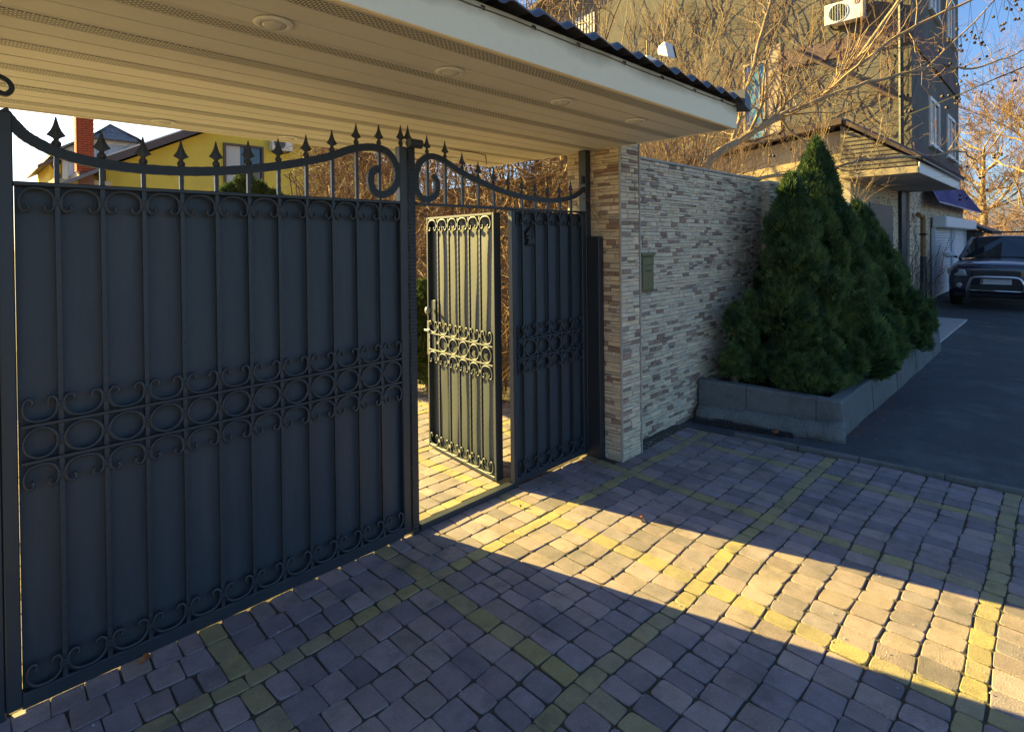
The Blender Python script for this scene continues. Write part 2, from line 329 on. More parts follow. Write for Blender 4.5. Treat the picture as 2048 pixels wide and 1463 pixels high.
# ------------------------------------------------------------------ ledge stone cladding
STC = [(.70, .56, .37), (.67, .545, .37), (.74, .59, .39), (.63, .515, .36), (.71, .56, .36), (.60, .49, .35)]
STB = [(.30, .19, .13), (.36, .23, .16), (.27, .19, .135), (.40, .27, .19), (.33, .25, .19)]
def clad(O, U, N, length, height, seed, frac=.17):
    """stones on a plane with origin O, horizontal axis U, outward normal N -> list of (centre, builder)"""
    rg = random.Random(seed); O = Vector(O); U = Vector(U); N = Vector(N); Z = Vector((0, 0, 1)); out = []
    z = 0
    while z < height - .012:
        h = min(rg.choice((.018, .022, .026, .031, .038)), height - z); 
        if height - z - h < .012: h = height - z
        u = 0; sl = rg.uniform(-.003, .003)
        while u < length - .02:
            brown = rg.random() < frac
            l = rg.uniform(.07, .13) if brown else rg.uniform(.06, .19); l = min(l, length - u)
            if length - u - l < .03: l = length - u
            g = .0022; d = rg.uniform(.007, .016) + (.003 if brown else 0); jj = lambda s: rg.uniform(-s, s)
            q = [(u + g + jj(.003), z + g + jj(.004)), (u + l - g + jj(.003), z + g + jj(.004)), (u + l - g + jj(.003), z + h - g + jj(.004)), (u + g + jj(.003), z + h - g + jj(.004))]
            q = [(min(max(a, 0), length), min(max(c, 0), height)) for a, c in q]
            base = [O + U * a + Z * c for a, c in q]; ce = sum((Vector(p) for p in base), Vector()) / 4
            mids = [p + N * (d * .75) for p in base]
            tops = [p + (ce - p) * .10 + N * (d + jj(.003)) for p in base]; t5 = ce + N * (d + .002 + jj(.002))
            vs = [tuple(p) for p in base + mids + tops] + [tuple(t5)]
            fs = [(0, 1, 5, 4), (1, 2, 6, 5), (2, 3, 7, 6), (3, 0, 4, 7), (4, 5, 9, 8), (5, 6, 10, 9), (6, 7, 11, 10), (7, 4, 8, 11), (8, 9, 12), (9, 10, 12), (10, 11, 12), (11, 8, 12)]
            c = rg.choice(STB) if brown else rg.choice(STC); v = rg.uniform(.9, 1.1)
            out.append((ce, vs, fs, (c[0] * v, c[1] * v, c[2] * v), l * h)); u += l
        z += h
    return out
def place_stones(stones, parent, limit=300):
    def key(s):
        P = pix(s[0]); return -s[4] / (P[2] ** 2) if -20 < P[0] < 2070 and -20 < P[1] < 1480 and P[2] > .1 else 0
    stones.sort(key=key); rest = MB()
    for i, (ce, vs, fs, c, a) in enumerate(stones):
        if i < limit: m = MB(); m.add(vs, fs, c); m.build('stone', M['stone'], parent, at=ce)
        else: rest.add(vs, fs, c)
    if rest.v: rest.build('stones', M['stone'], parent, kind='stuff')

pil = thing('stone_pillar', 'tall ledge stone pillar carrying the canopy beside the gate', 'pillar', (3.645, 2.62, 0))
box('core', M['mortar'], pil, 3.526, 3.766, 2.374, 2.868, -.05, 2.44)
st = clad((3.526, 2.868, -.03), (0, -1, 0), (-1, 0, 0), .494, 2.47, 11, .2) + clad((3.526, 2.374, -.03), (1, 0, 0), (0, -1, 0), .24, 2.47, 12)
place_stones(st, pil)
for (x, y, nm) in ((3.514, 2.362, 0), (3.778, 2.362, 0)): box('corner_strip', M['mortar'], pil, x - .006, x + .006, y - .004, y + .010, -.03, 2.44)
wl = thing('garden_wall', 'long ledge stone garden wall right of the gate pillar', 'wall', (5.2, 2.65, 0))
box('core', M['mortar'], wl, 3.782, 6.63, 2.534, 2.76, -.08, 2.335)
place_stones(clad((3.782, 2.534, -.05), (1, 0, 0), (0, -1, 0), 2.848, 2.385, 21, .2), wl)
box('coping', M['mortar'], wl, 3.785, 6.63, 2.51, 2.77, 2.337, 2.355)
wp = thing('stone_pier', 'slim ledge stone pier standing proud at the far end of the wall', 'pier', (6.8, 2.5, 0))
box('core', M['mortar'], wp, 6.652, 6.95, 2.432, 2.74, -.05, 2.335)
place_stones(clad((6.652, 2.74, -.03), (0, -1, 0), (-1, 0, 0), .308, 2.36, 31) + clad((6.652, 2.432, -.03), (1, 0, 0), (0, -1, 0), .298, 2.36, 32), wp, 200)
w3 = thing('rear_wall', 'farther stretch of ledge stone wall behind the thuja trees', 'wall', (9.2, 2.65, 0))
box('core', M['mortar'], w3, 6.955, 11.61, 2.534, 2.76, -.05, 2.25)
place_stones(clad((6.955, 2.534, -.03), (1, 0, 0), (0, -1, 0), 4.445, 2.27, 33), w3, 60)

# ------------------------------------------------------------------ canopy
SZ = 2.361; X0, X1 = -1.3, 3.53
can = thing('canopy', 'wide entrance canopy with cream vinyl soffit and dark metal roof over the gate', 'canopy', (1.2, 2.66, SZ))
pitch = .34; yf = 1.512
k = 0; y = yf
def soffit_panel(ya, yb):
    """panel with two V grooves beside the perforated strip"""
    prof = [(ya, 0)]
    for g in (ya + .012, ya + .092, (ya + .092 + yb) / 2):
        if g + .012 < yb: prof += [(g, 0), (g + .003, .009), (g + .009, .009), (g + .012, 0)]
    prof += [(yb, 0)]; prof = sorted(prof)
    m = MB(); n = len(prof)
    vs = [(x, p[0], SZ + p[1]) for x in (X0, X1 - .012) for p in prof]; m.add(vs, [(i, i + 1, n + i + 1, n + i) for i in range(n - 1)])
    m.add([(X0, ya, SZ + .02), (X1 - .012, ya, SZ + .02), (X1 - .012, yb, SZ + .02), (X0, yb, SZ + .02)], [(0, 1, 2, 3)])
    pn = m.build('soffit_panel', M['soffit'], can)
    a, c = ya + .025, ya + .091
    MB().box(X0, X1 - .014, a, c, SZ - .0015, SZ + .004).build('perforated_strip', M['perf'], pn)
while y < 3.78:
    soffit_panel(y + .002, min(y + pitch, 3.775)); y += pitch
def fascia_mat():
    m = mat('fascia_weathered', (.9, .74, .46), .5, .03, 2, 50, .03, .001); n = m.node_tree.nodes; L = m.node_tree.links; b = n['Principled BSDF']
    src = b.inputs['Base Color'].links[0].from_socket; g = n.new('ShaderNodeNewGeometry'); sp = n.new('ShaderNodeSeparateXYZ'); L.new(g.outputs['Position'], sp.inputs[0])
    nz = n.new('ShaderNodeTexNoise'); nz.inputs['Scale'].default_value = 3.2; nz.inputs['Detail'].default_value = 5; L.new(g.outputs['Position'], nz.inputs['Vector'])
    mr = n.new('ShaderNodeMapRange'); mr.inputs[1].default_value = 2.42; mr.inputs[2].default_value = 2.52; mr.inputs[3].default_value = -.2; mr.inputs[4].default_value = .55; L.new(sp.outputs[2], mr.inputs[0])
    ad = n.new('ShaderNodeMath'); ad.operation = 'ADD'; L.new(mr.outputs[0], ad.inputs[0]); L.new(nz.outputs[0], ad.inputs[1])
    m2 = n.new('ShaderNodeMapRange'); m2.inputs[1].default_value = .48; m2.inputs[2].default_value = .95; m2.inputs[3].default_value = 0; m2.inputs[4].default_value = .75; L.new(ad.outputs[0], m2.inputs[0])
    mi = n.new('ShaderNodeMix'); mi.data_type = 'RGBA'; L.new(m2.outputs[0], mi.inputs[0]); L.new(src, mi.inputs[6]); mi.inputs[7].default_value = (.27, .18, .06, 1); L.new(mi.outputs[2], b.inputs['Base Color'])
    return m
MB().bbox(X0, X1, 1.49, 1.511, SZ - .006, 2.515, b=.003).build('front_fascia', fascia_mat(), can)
MB().bbox(X1 - .012, X1 + .004, 1.513, 3.79, SZ - .004, 2.515, b=.003).build('side_fascia', M['fascia'], can)
MB().bbox(X0, X1 - .014, 3.777, 3.795, SZ - .006, 2.60, b=.003).build('rear_fascia', M['fascia'], can)
# wave sheet roof
def roof_z(x, y): 
    a = (x / .18) % 1.0; wv = .5 + .5 * math.sin(2 * math.pi * a + .6 * math.sin(2 * math.pi * a)); st = ((y - 1.45) % .35) / .35
    return 2.535 + (y - 1.45) * .13 + .026 * wv - .012 * st + .012 - (.015 * (1.475 - y) / .03 if y < 1.475 else 0)
nx, ny = 330, 22; m = MB(); vs = []; fs = []
for th in (0, -.005):
    for j in range(ny + 1):
        for i in range(nx + 1):
            x = X0 + (3.62 - X0) * i / nx; y = 1.445 + (0 if j == 0 else .03 + 2.47 * (j - 1) / (ny - 1)); vs.append((x, y, roof_z(x, y) + th))
W = nx + 1; T = W * (ny + 1)
for j in range(ny):
    for i in range(nx):
        a = j * W + i; fs.append((a, a + 1, a + W + 1, a + W)); fs.append((T + a, T + a + W, T + a + W + 1, T + a + 1))
for i in range(nx): fs.append((i, T + i, T + i + 1, i + 1))
m.add(vs, fs); rf = m.build('roof_sheet', M['rooftile'], can, smooth=True)
MB().box(X0, X1, 1.515, 3.77, 2.50, 2.505).build('roof_deck', M['brownpaint'], can)
MB().loft([[(3.535, 1.44, 2.50), (3.625, 1.44, 2.475), (3.63, 1.44, 2.56), (3.54, 1.44, 2.60)], [(3.535, 3.95, 2.82), (3.625, 3.95, 2.80), (3.63, 3.95, 2.88), (3.54, 3.95, 2.92)]]).build('verge_trim', M['rooftile'], can)
# cable along the fascia
pth = [(X0 + (3.5 - X0) * i / 24, 1.486, 2.497 - .006 * abs(math.sin(i * 1.1))) for i in range(25)]
cb = MB().tube(pth, .0016, 5).build('cable', M['black'], can)
for x in (1.2, 1.35, 1.62, 1.9, 2.25, 2.6, 2.95, 3.3, 3.5): MB().tube([(x, 1.489, 2.503), (x + .004, 1.477, 2.494), (x + .004, 1.48, 2.484)], .0035, 5).build('clip', M['black'], cb)
# recessed downlights
def ringmesh():
    m = MB(); n = 28; loops = []
    for (r, z) in ((.060, .0), (.062, -.004), (.053, -.008), (.040, -.009), (.038, .002)): loops.append([(r * math.cos(2 * math.pi * k / n), r * math.sin(2 * math.pi * k / n), z) for k in range(n)])
    return m.loft(loops, False).mesh('bezel', M['white'], True)
def lensmesh():
    m = MB(); n = 24; loops = []
    for (r, z) in ((.037, -.004), (.035, -.010), (.026, -.016), (.012, -.019), (.001, -.020)): loops.append([(r * math.cos(2 * math.pi * k / n), r * math.sin(2 * math.pi * k / n), z) for k in range(n)])
    return m.loft(loops, False).mesh('lens', M['glass_l'], True)
rm, lm = ringmesh(), lensmesh()
DL = [(.73, 1.79, 'nearest the street at the upper left'), (1.452, 1.80, 'second from the left along the fascia'), (2.176, 1.80, 'third from the left along the fascia'), (2.833, 1.79, 'nearest the stone pillar along the fascia'),
      (.847, 3.62, 'leftmost along the rear edge'), (1.562, 3.62, 'second from the left along the rear edge'), (2.28, 3.62, 'above the garden side near the centre post'), (3.0, 3.62, 'rear one nearest the stone pillar')]
for x, y, s in DL:
    t = thing('downlight', 'round white soffit downlight, ' + s, 'light', (x, y, SZ - .002), 'round downlights in the canopy soffit')
    inst(rm, 'bezel', t, (x, y, SZ - .002)); inst(lm, 'lens', t, (x, y, SZ - .002))
# floodlight on the roof
fl = thing('floodlight', 'small white floodlight standing on the canopy roof edge', 'light', (2.72, 1.60, 2.60))
m = MB(); m.loft([[(2.77, 1.50, 2.575), (2.88, 1.56, 2.605), (2.87, 1.575, 2.675), (2.765, 1.515, 2.655)], [(2.75, 1.535, 2.59), (2.855, 1.59, 2.62), (2.85, 1.60, 2.69), (2.745, 1.55, 2.675)], [(2.765, 1.60, 2.625), (2.82, 1.635, 2.64), (2.82, 1.635, 2.68), (2.765, 1.60, 2.67)]])
fb = bevel(m.build('housing', M['white'], fl), .004)
m = MB(); m.loft([[(2.782, 1.497, 2.585), (2.874, 1.55, 2.612), (2.866, 1.566, 2.665), (2.777, 1.51, 2.648)], [(2.784, 1.503, 2.585), (2.876, 1.556, 2.612), (2.868, 1.572, 2.665), (2.779, 1.516, 2.648)]]).build('glass', M['fan'], fb)
MB().tube([(2.66, 1.60, 2.60), (2.67, 1.60, 2.66), (2.70, 1.60, 2.685), (2.75, 1.61, 2.68), (2.79, 1.61, 2.66)], .004, 6).build('cord', M['black'], fl)
MB().box(2.63, 2.80, 1.59, 1.61, 2.54, 2.585).build('bracket', M['white'], fl)

fl.location.z += .06
# ------------------------------------------------------------------ wrought iron ornaments
GY = 2.66
def c_scroll():
    h = [(0, 0), (.022, -.002), (.040, -.010), (.053, -.026), (.0585, -.045), (.0575, -.062), (.051, -.077), (.041, -.084), (.031, -.081), (.0255, -.072), (.0275, -.063), (.033, -.058)]
    p = [(-x, 0, z) for x, z in h[:0:-1]] + [(x, 0, z) for x, z in h]; n = len(p)
    wd = [.007 if i in (0, n - 1) else .0095 for i in range(n)]
    sm = []
    for i in range(n - 1):                             # Catmull-Rom refine
        a, b2, c, d = p[max(i - 1, 0)], p[i], p[i + 1], p[min(i + 2, n - 1)]
        for t in (0, .5): sm.append(tuple(.5 * (2 * b2[k] + (c[k] - a[k]) * t + (2 * a[k] - 5 * b2[k] + 4 * c[k] - d[k]) * t * t + (3 * b2[k] - a[k] - 3 * c[k] + d[k]) * t ** 3) for k in range(3)))
    sm.append(p[-1])
    return MB().flat(sm, [.007] + [.0095] * (len(sm) - 2) + [.007], .012).mesh('scroll', M['paint'], True)
def ring_m():
    n = 28; return MB().flat([(.0575 * math.cos(2 * math.pi * k / n), 0, .0575 * math.sin(2 * math.pi * k / n)) for k in range(n)], .0105, .013, True).mesh('ring', M['paint'], True)
def collar_m(): 
    m = MB()
    for z in (-.008, 0, .008): m.bbox(-.017, .017, -.0115, .0115, z - .0036, z + .0036, b=.0012)
    return m.mesh('collar', M['paint'])
def spear_m():
    prof = [(0, .008, .008), (.006, .009, .009), (.012, .0145, .013), (.019, .016, .014), (.027, .013, .012), (.033, .0075, .008), (.039, .011, .009), (.044, .020, .009), (.049, .030, .009), (.056, .0245, .0095), (.068, .0165, .009), (.084, .010, .0075), (.102, .0055, .005), (.116, .0025, .003), (.119, .0008, .001)]
    return MB().loft([[(-a, 0, z), (0, -d, z), (a, 0, z), (0, d, z)] for z, a, d in prof]).mesh('spear', M['paint'])
SCR, RNG, COL, SPR = c_scroll(), ring_m(), collar_m(), spear_m()
def bar_mesh(z0, z1):
    m = MB(); n = max(2, int((z1 - z0) / .022)); L = []
    for i in range(n + 1):
        z = z0 + (z1 - z0) * i / n; h = .0072 if i % 2 else .0081; L.append([(-h, -h, z), (h, -h, z), (h, h, z), (-h, h, z)])
    return m.loft(L)
def wavy_sheet(x0, x1, z0, z1, y, amp, seed, nx=40, nz=50):
    m = MB(); vs = []; fs = []
    for s in (0, .003):
        for j in range(nz + 1):
            for i in range(nx + 1):
                x = x0 + (x1 - x0) * i / nx; z = z0 + (z1 - z0) * j / nz; e = min(1, min(i, nx - i) / 4)
                vs.append((x, y + s + amp * e * (mn.noise(Vector((x * 2.2, seed, z * 1.3))) + .5 * mn.noise(Vector((x * 5, seed + 4, z * 2.6)))), z))
    W = nx + 1; T = W * (nz + 1)
    for j in range(nz):
        for i in range(nx):
            a = j * W + i; fs.append((a, a + 1, a + W + 1, a + W)); fs.append((T + a, T + a + W, T + a + W + 1, T + a + 1))
    m.add(vs, fs); return m
def panel_iron(par, bars, xa, xb, zt, zb, zm1, zm2, yb, ysheet, amp, seed, bartop=None, door=False, ring_skip=()):
    """sheet, vertical bars, three scroll rows, ring band; front faces -y. bars: x positions; xa/xb clear width"""
    wavy_sheet(xa - .006, xb + .006, zb, zt, ysheet, amp, seed).build('sheet_panel', M['sheet'], par, True)
    for x in bars: bar_mesh(zb, bartop(x) if bartop else zt).build('bar', M['paint'], par, at=(x, yb, 0)) if False else inst(bar_mesh(zb, bartop(x) if bartop else zt).mesh('bar', M['paint']), 'bar', par, (x, yb, 0))
    for z in (zm1, zm2): MB().bbox(xa, xb, yb - .016, yb - .008 + .012, z - .006, z + .006, b=.002).build('cross_rail', M['paint'], par)
    edges = [xa - .004] + list(bars) + [xb + .004]; yy = yb - .008
    for i in range(len(edges) - 1):
        xm = (edges[i] + edges[i + 1]) / 2; sx = min(1.08, (edges[i + 1] - edges[i] - .014) / .1215)
        if sx < .4: continue
        inst(SCR, 'scroll', par, (xm, yy, zt - .006), None, (sx, 1, 1)); inst(SCR, 'scroll', par, (xm, yy, zb + .006), (0, math.pi, 0), (sx, 1, 1))
        inst(SCR, 'scroll', par, (xm, yy, zm1 + .0125), (0, math.pi, 0), (sx, 1, 1)); inst(SCR, 'scroll', par, (xm, yy, zm2 - .0125), None, (sx, 1, 1))
        if i not in ring_skip: inst(RNG, 'ring', par, (xm, yy, (zm1 + zm2) / 2), None, (min(sx, 1.0), 1, (zm1 - zm2 - .012) / .1255))
    for x in bars:
        for z in (zt - .055, zb + .055, zm1 + .06, zm2 - .06, (zm1 + zm2) / 2): inst(COL, 'collar', par, (x, yb - .003, z))
def smooth_path(P, sub=6):
    n = len(P); out = []
    for i in range(n - 1):
        a, b2, c, d = P[max(i - 1, 0)], P[i], P[i + 1], P[min(i + 2, n - 1)]
        for s in range(sub):
            t = s / sub; out.append(tuple(.5 * (2 * b2[k] + (c[k] - a[k]) * t + (2 * a[k] - 5 * b2[k] + 4 * c[k] - d[k]) * t * t + (3 * b2[k] - a[k] - 3 * c[k] + d[k]) * t ** 3) for k in range(len(b2))))
    out.append(tuple(P[-1])); return out
def arc(par, P, y, wd=.04, dep=.02, sub=8):
    q = smooth_path(P, sub); n = len(q); ws = [wd * (1.0 if i % 2 else .93) for i in range(n)]; ws[-1] = wd * .6; ws[-2] = wd * .85
    return MB().flat([(x, y, z) for x, z in q], ws, dep).build('arched_bar', M['hammer'], par)

# driveway gate leaf (closed)
ZT = 1.885
gate = thing('driveway_gate', 'closed dark wrought iron driveway gate leaf with spear points, left of the doorway', 'gate', (.95, GY, 0))
PL = [(.122, 2.135), (.16, 2.082), (.2, 2.042), (.299, 1.994), (.453, 1.968), (.662, 1.966), (.859, 1.984), (1.104, 2.029), (1.333, 2.092), (1.472, 2.148), (1.606, 2.171), (1.699, 2.143), (1.748, 2.051), (1.727, 1.965), (1.664, 1.922), (1.602, 1.932), (1.579, 1.982), (1.589, 2.037), (1.632, 2.062)]
def arc_z(P, x, upper=True):
    q = smooth_path(P, 8); zs = [q[i][1] + (q[i + 1][1] - q[i][1]) * (x - q[i][0]) / (q[i + 1][0] - q[i][0] + 1e-9) for i in range(len(q) - 1) if min(q[i][0], q[i + 1][0]) <= x <= max(q[i][0], q[i + 1][0])]
    return max(zs) if zs else ZT
bl = [.272 + .1362 * i for i in range(11)]
panel_iron(gate, bl, .16, 1.757, ZT - .012, .066, 1.013, .882, GY - .018, GY + .004, .004, 1.0, bartop=lambda x: arc_z(PL, x))
arc(gate, PL, GY - .018)
for x in bl: inst(SPR, 'spear', gate, (x, GY - .018, arc_z(PL, x) + .012), None, (1, 1, 1.0))
box('top_rail', M['paint'], gate, .15, 1.76, GY - .03, GY + .014, ZT - .012, ZT + .004, bv=.003)
box('bottom_rail', M['paint'], gate, .15, 1.76, GY - .03, GY + .02, .010, .066, bv=.004)
box('stile', M['paint'], gate, .1085, .151, GY - .031, GY + .021, .02, 2.13, bv=.004)
box('stile', M['paint'], gate, 1.758, 1.806, GY - .031, GY + .021, .02, 2.195, bv=.004)
inst(SPR, 'spear', gate, (1.782, GY - .005, 2.195), None, (1, 1, 1.05))
lp = thing('gate_post', 'dark steel post at the far left edge of the driveway gate', 'post', (.08, GY, 0))
box('shaft', M['paint'], lp, -.25, .1083, GY - .025, GY + .05, -.03, 2.15, bv=.005)
MB().flat([(x, GY - .02, z) for x, z in smooth_path([(.03, 2.14), (.05, 2.21), (.09, 2.252), (.135, 2.243), (.152, 2.215), (.137, 2.192), (.115, 2.196)], 6)], .016, .02).build('scroll', M['hammer'], lp)
cp = thing('gate_post', 'ribbed dark steel centre post between the driveway gate and the doorway', 'post', (1.835, GY, 0))
m = MB(); L = []
for i in range(212):
    z = -.02 + i * .0105; h = .0195 if i % 2 else .0212; L.append([(1.834 - h, GY - .036 - (h - .0195), z), (1.834 + h, GY - .036 - (h - .0195), z), (1.834 + h, GY + .03, z), (1.834 - h, GY + .03, z)])
m.loft(L).build('shaft', M['hammer'], cp)
box('door_stop', M['paint'], cp, 1.858, 1.874, GY - .012, GY + .03, -.02, ZT + .005, bv=.002)
inst(SPR, 'spear', cp, (1.834, GY, 2.20), None, (1, 1, 1.05))
m = MB(); L = []
for k in range(2): L.append([(1.80 + k * .085, GY - .055 + .026 * math.cos(a * math.pi / 8), 2.215 + .026 * math.sin(a * math.pi / 8)) for a in range(16)])
m.loft(L).build('bolt_sleeve', M['paint'], cp)

# fixed side panel with arched transom over the doorway
side = thing('fixed_gate_panel', 'fixed wrought iron panel beside the pillar with spear topped transom over the doorway', 'gate panel', (3.0, GY, 0))
PR = [(2.0, 2.05), (2.024, 2.022), (2.030, 1.985), (2.015, 1.938), (1.967, 1.910), (1.915, 1.917), (1.884, 1.955), (1.876, 2.02), (1.892, 2.09), (1.935, 2.144), (1.996, 2.164), (2.082, 2.146), (2.217, 2.088), (2.382, 2.037), (2.604, 1.986), (2.848, 1.958), (3.116, 1.956), (3.32, 1.996), (3.452, 2.062)]
q = smooth_path(PR, 8); MB().flat([(x, GY - .01, z) for x, z in q], [.035 * (1 if i % 2 else .93) for i in range(len(q))], .02).build('arched_bar', M['hammer'], side)
br = [1.96 + .1325 * i for i in range(11)]
for x in br:
    zt = arc_z(PR, x); inst(SPR, 'spear', side, (x, GY - .01, zt + .012), None, (.95, 1, .98))
    if x < 2.6: inst(bar_mesh(ZT - .004, zt).mesh('bar', M['paint']), 'bar', side, (x, GY - .01, 0))
box('top_rail', M['paint'], side, 1.876, 3.448, GY - .022, GY + .012, ZT - .014, ZT + .002, bv=.003)
b5 = [x for x in br if x > 2.7]
panel_iron(side, b5, 2.678, 3.40, ZT - .016, .066, .985, .855, GY - .012, GY + .008, .003, 7.0, bartop=lambda x: arc_z(PR, x))
box('stile', M['paint'], side, 2.638, 2.672, GY - .028, GY + .012, .0, ZT - .015, bv=.003)
box('stile', M['paint'], side, 3.402, 3.442, GY - .026, GY + .02, .02, ZT - .015, bv=.003)
box('bottom_rail', M['paint'], side, 2.673, 3.401, GY - .026, GY + .02, .022, .066, bv=.004)
box('threshold', M['paint'], side, 1.876, 2.637, GY - .022, GY + .03, -.02, .034, bv=.003)
# relief plaque of an animal head with a pointed ear
pq = [(2.795, 1.632), (2.882, 1.632), (2.879, 1.668), (2.872, 1.70), (2.862, 1.728), (2.850, 1.748), (2.845, 1.766), (2.838, 1.772), (2.836, 1.756), (2.826, 1.746), (2.812, 1.738), (2.796, 1.722), (2.786, 1.708), (2.79, 1.70), (2.806, 1.703), (2.812, 1.697), (2.80, 1.686), (2.788, 1.688), (2.792, 1.680), (2.812, 1.672), (2.818, 1.66), (2.80, 1.65)]
em = MB(); em.loft([[(x, GY - .002, z) for x, z in pq], [(x, GY - .012, z) for x, z in pq], [(2.835 + (x - 2.835) * .86, GY - .017, 1.70 + (z - 1.70) * .88) for x, z in pq]])
em = em.build('relief_plaque', M['hammer'], side)
MB().flat([(2.80, GY - .018, 1.645), (2.84, GY - .019, 1.65), (2.872, GY - .018, 1.645)], .006, .006).build('relief_line', M['hammer'], em)
MB().flat([(x, GY - .019, z) for x, z in ((2.84, 1.742), (2.848, 1.72), (2.845, 1.695), (2.855, 1.672))], .005, .006).build('relief_line', M['hammer'], em)
MB().tube([(2.816, GY - .014, 1.724), (2.816, GY - .0215, 1.724)], .005, 8).build('relief_eye', M['hammer'], em)
rp = thing('gate_post', 'dark steel post beside the stone pillar reaching the soffit', 'post', (3.478, GY, 0))
box('shaft', M['paint'], rp, 3.446, 3.508, GY - .03, GY + .04, -.02, 2.358, bv=.004)
box('hinge_lug', M['paint'], rp, 3.405, 3.446, GY - .024, GY + .01, 2.10, 2.16, bv=.008)
bx = tag(MB().bbox(3.448, 3.508, 2.515, 2.627, -.02, 1.69, b=.004).build('steel_cover', M['paint'], None, at=(3.478, 2.57, 0)), 'narrow dark steel box cover standing against the stone pillar', 'cover')

# open garden door, built at its closed orientation in local space, then swung
door = thing('garden_door', 'open wrought iron garden door with sunlit ornate face and round knob', 'door', (2.628, 2.765, 0))
DW = .90; WO[door.name] = Vector((0, 0, 0))           # children are written in the door's own frame
# local: x from 0 (free edge at -DW) to hinge 0, front -y
db = [-.742, -.588, -.455, -.315, -.178]
panel_iron(door, db, -.88, -.024, 1.842, .045, 0.935, .805, -.018, .010, .011, 3.0, ring_skip=(0,))
box('stile', M['paint'], door, -DW, -.882, -.03, .03, .02, 1.86, bv=.003); box('stile', M['paint'], door, -.022, 0, -.03, .03, .02, 1.86, bv=.003)
box('top_rail', M['paint'], door, -.881, -.023, -.03, .03, 1.842, 1.86, bv=.003); box('bottom_rail', M['paint'], door, -.881, -.023, -.03, .03, .02, .045, bv=.003)
box('lock_case', M['paint'], door, -.88, -.80, -.014, .026, .72, 1.20, bv=.003)
lk = box('lock_plate', M['collar'], door, -.905, -.868, -.030, -.0265, .76, 1.03, bv=.001)
for z in (.80, .88, .98): MB().tube([(-.885, -.029, z), (-.885, -.035, z)], .006, 8).build('screw', M['collar'], lk)
MB().bbox(-.935, -.86, -.045, -.030, .945, .962, b=.003).build('latch_bolt', M['collar'], lk)
m = MB(); L = []
for (r, yy) in ((.012, -.025), (.012, -.045), (.022, -.052), (.026, -.066), (.018, -.080), (.004, -.084)): L.append([(-.838 + r * math.cos(k * math.pi / 8), yy, 1.12 + r * 1.25 * math.sin(k * math.pi / 8)) for k in range(16)])
m.loft(L).build('knob', M['collar'], door, True)
ang = math.atan2(3.655 - 2.766, 2.738 - 2.643)        # direction of the open leaf
door.rotation_euler.z = ang - math.pi

# ------------------------------------------------------------------ mailbox on the wall
mb_ = thing('mailbox', 'olive metal mailbox panel set into the ledge stone wall', 'mailbox', (4.11, 2.50, 1.24))
box('case', M['olive'], mb_, 4.01, 4.205, 2.495, 2.56, 1.235, 1.525, bv=.005)
box('hood', M['olive'], mb_, 4.002, 4.213, 2.48, 2.56, 1.526, 1.556, bv=.005)
box('flap', M['olive'], mb_, 4.02, 4.195, 2.486, 2.494, 1.452, 1.512, bv=.003)
box('door_plate', M['olive'], mb_, 4.022, 4.193, 2.489, 2.494, 1.25, 1.44, bv=.003)
box('name_plate', M['brownpaint'], mb_, 4.07, 4.145, 2.486, 2.4885, 1.395, 1.408)
MB().tube([(4.11, 2.489, 1.29), (4.11, 2.481, 1.29)], .006, 8).build('lock', M['collar'], mb_)

# ------------------------------------------------------------------ planter with drain
pl = thing('concrete_planter', 'low grey concrete planter kerb around the thuja bed', 'planter', (6, 1.9, 0))
A, B = Vector((5.0, 2.50)), Vector((5.27, 1.36)); dv = (B - A).normalized(); nv = Vector((dv.y, -dv.x))   # nv points towards -x
def kerb_seg(p0, p1, n_in, w_, z0, z1a, z1b, name, mt, batter=.02):
    m = MB(); L = []
    for p, zt in ((p0, z1a), (p1, z1b)):
        o = p - n_in * batter
        L.append([(o.x, o.y, z0), (p.x + n_in.x * w_, p.y + n_in.y * w_, z0), (p.x + n_in.x * w_, p.y + n_in.y * w_, zt), (p.x + n_in.x * .012, p.y + n_in.y * .012, zt), (p.x, p.y, zt - .012)])
    return bevel(m.loft(L).build(name, mt, pl), .006)
for a, b2, za, zb in ((0, .36, .33, .315), (.362, .84, .315, .285), (.842, 1.0, .285, .275)):
    kerb_seg(A + (B - A) * a, A + (B - A) * b2, -nv, .11, -.05, za, zb, 'kerb_block', M['concrete'])
xs = [5.272, 5.78, 6.32, 6.85, 7.4, 7.95, 8.5, 9.1, 9.7, 10.35]
for i in range(len(xs) - 1):
    kerb_seg(Vector((xs[i] + .003, 1.36 + .006 * (i % 2))), Vector((xs[i + 1], 1.36 + .006 * (i % 2))), Vector((0, 1)), .12, -.05, .272, .272, 'kerb_block', M['concrete'])
m = MB(); L = []
for i in range(25):
    t = i / 24; p = A + (B - A) * t * 1.03; wz = .07 + .03 * mn.noise(Vector((t * 9, 0, 2))); ww = .13 + .09 * t * t + .035 * mn.noise(Vector((t * 7, 3, 0)))
    if t > .9: ww *= 1 - (t - .9) * 3
    o = p + nv * ww; L.append([(o.x, o.y, -.05), (p.x - nv.x * .03, p.y - nv.y * .03, -.05), (p.x - nv.x * .03, p.y - nv.y * .03, wz + .045), (p.x + nv.x * ww * .35, p.y + nv.y * ww * .35, wz + .02 + .015 * mn.noise(Vector((t * 14, 5, 1)))), (o.x - nv.x * .01, o.y - nv.y * .01, wz - .03)])
m.loft(L).build('concrete_footing', M['rough'], pl, True)
sb = MB(); sb.add([(5.09, 2.5, .21), (5.36, 1.46, .19), (10.3, 1.46, .19), (10.3, 2.52, .21)], [(0, 1, 2, 3)]); sb.build('soil_bed', M['soil'], pl)
gr = thing('drain_grate', 'dark slotted drain channel grate at the foot of the planter', 'drain', (4.9, 2.1, 0))
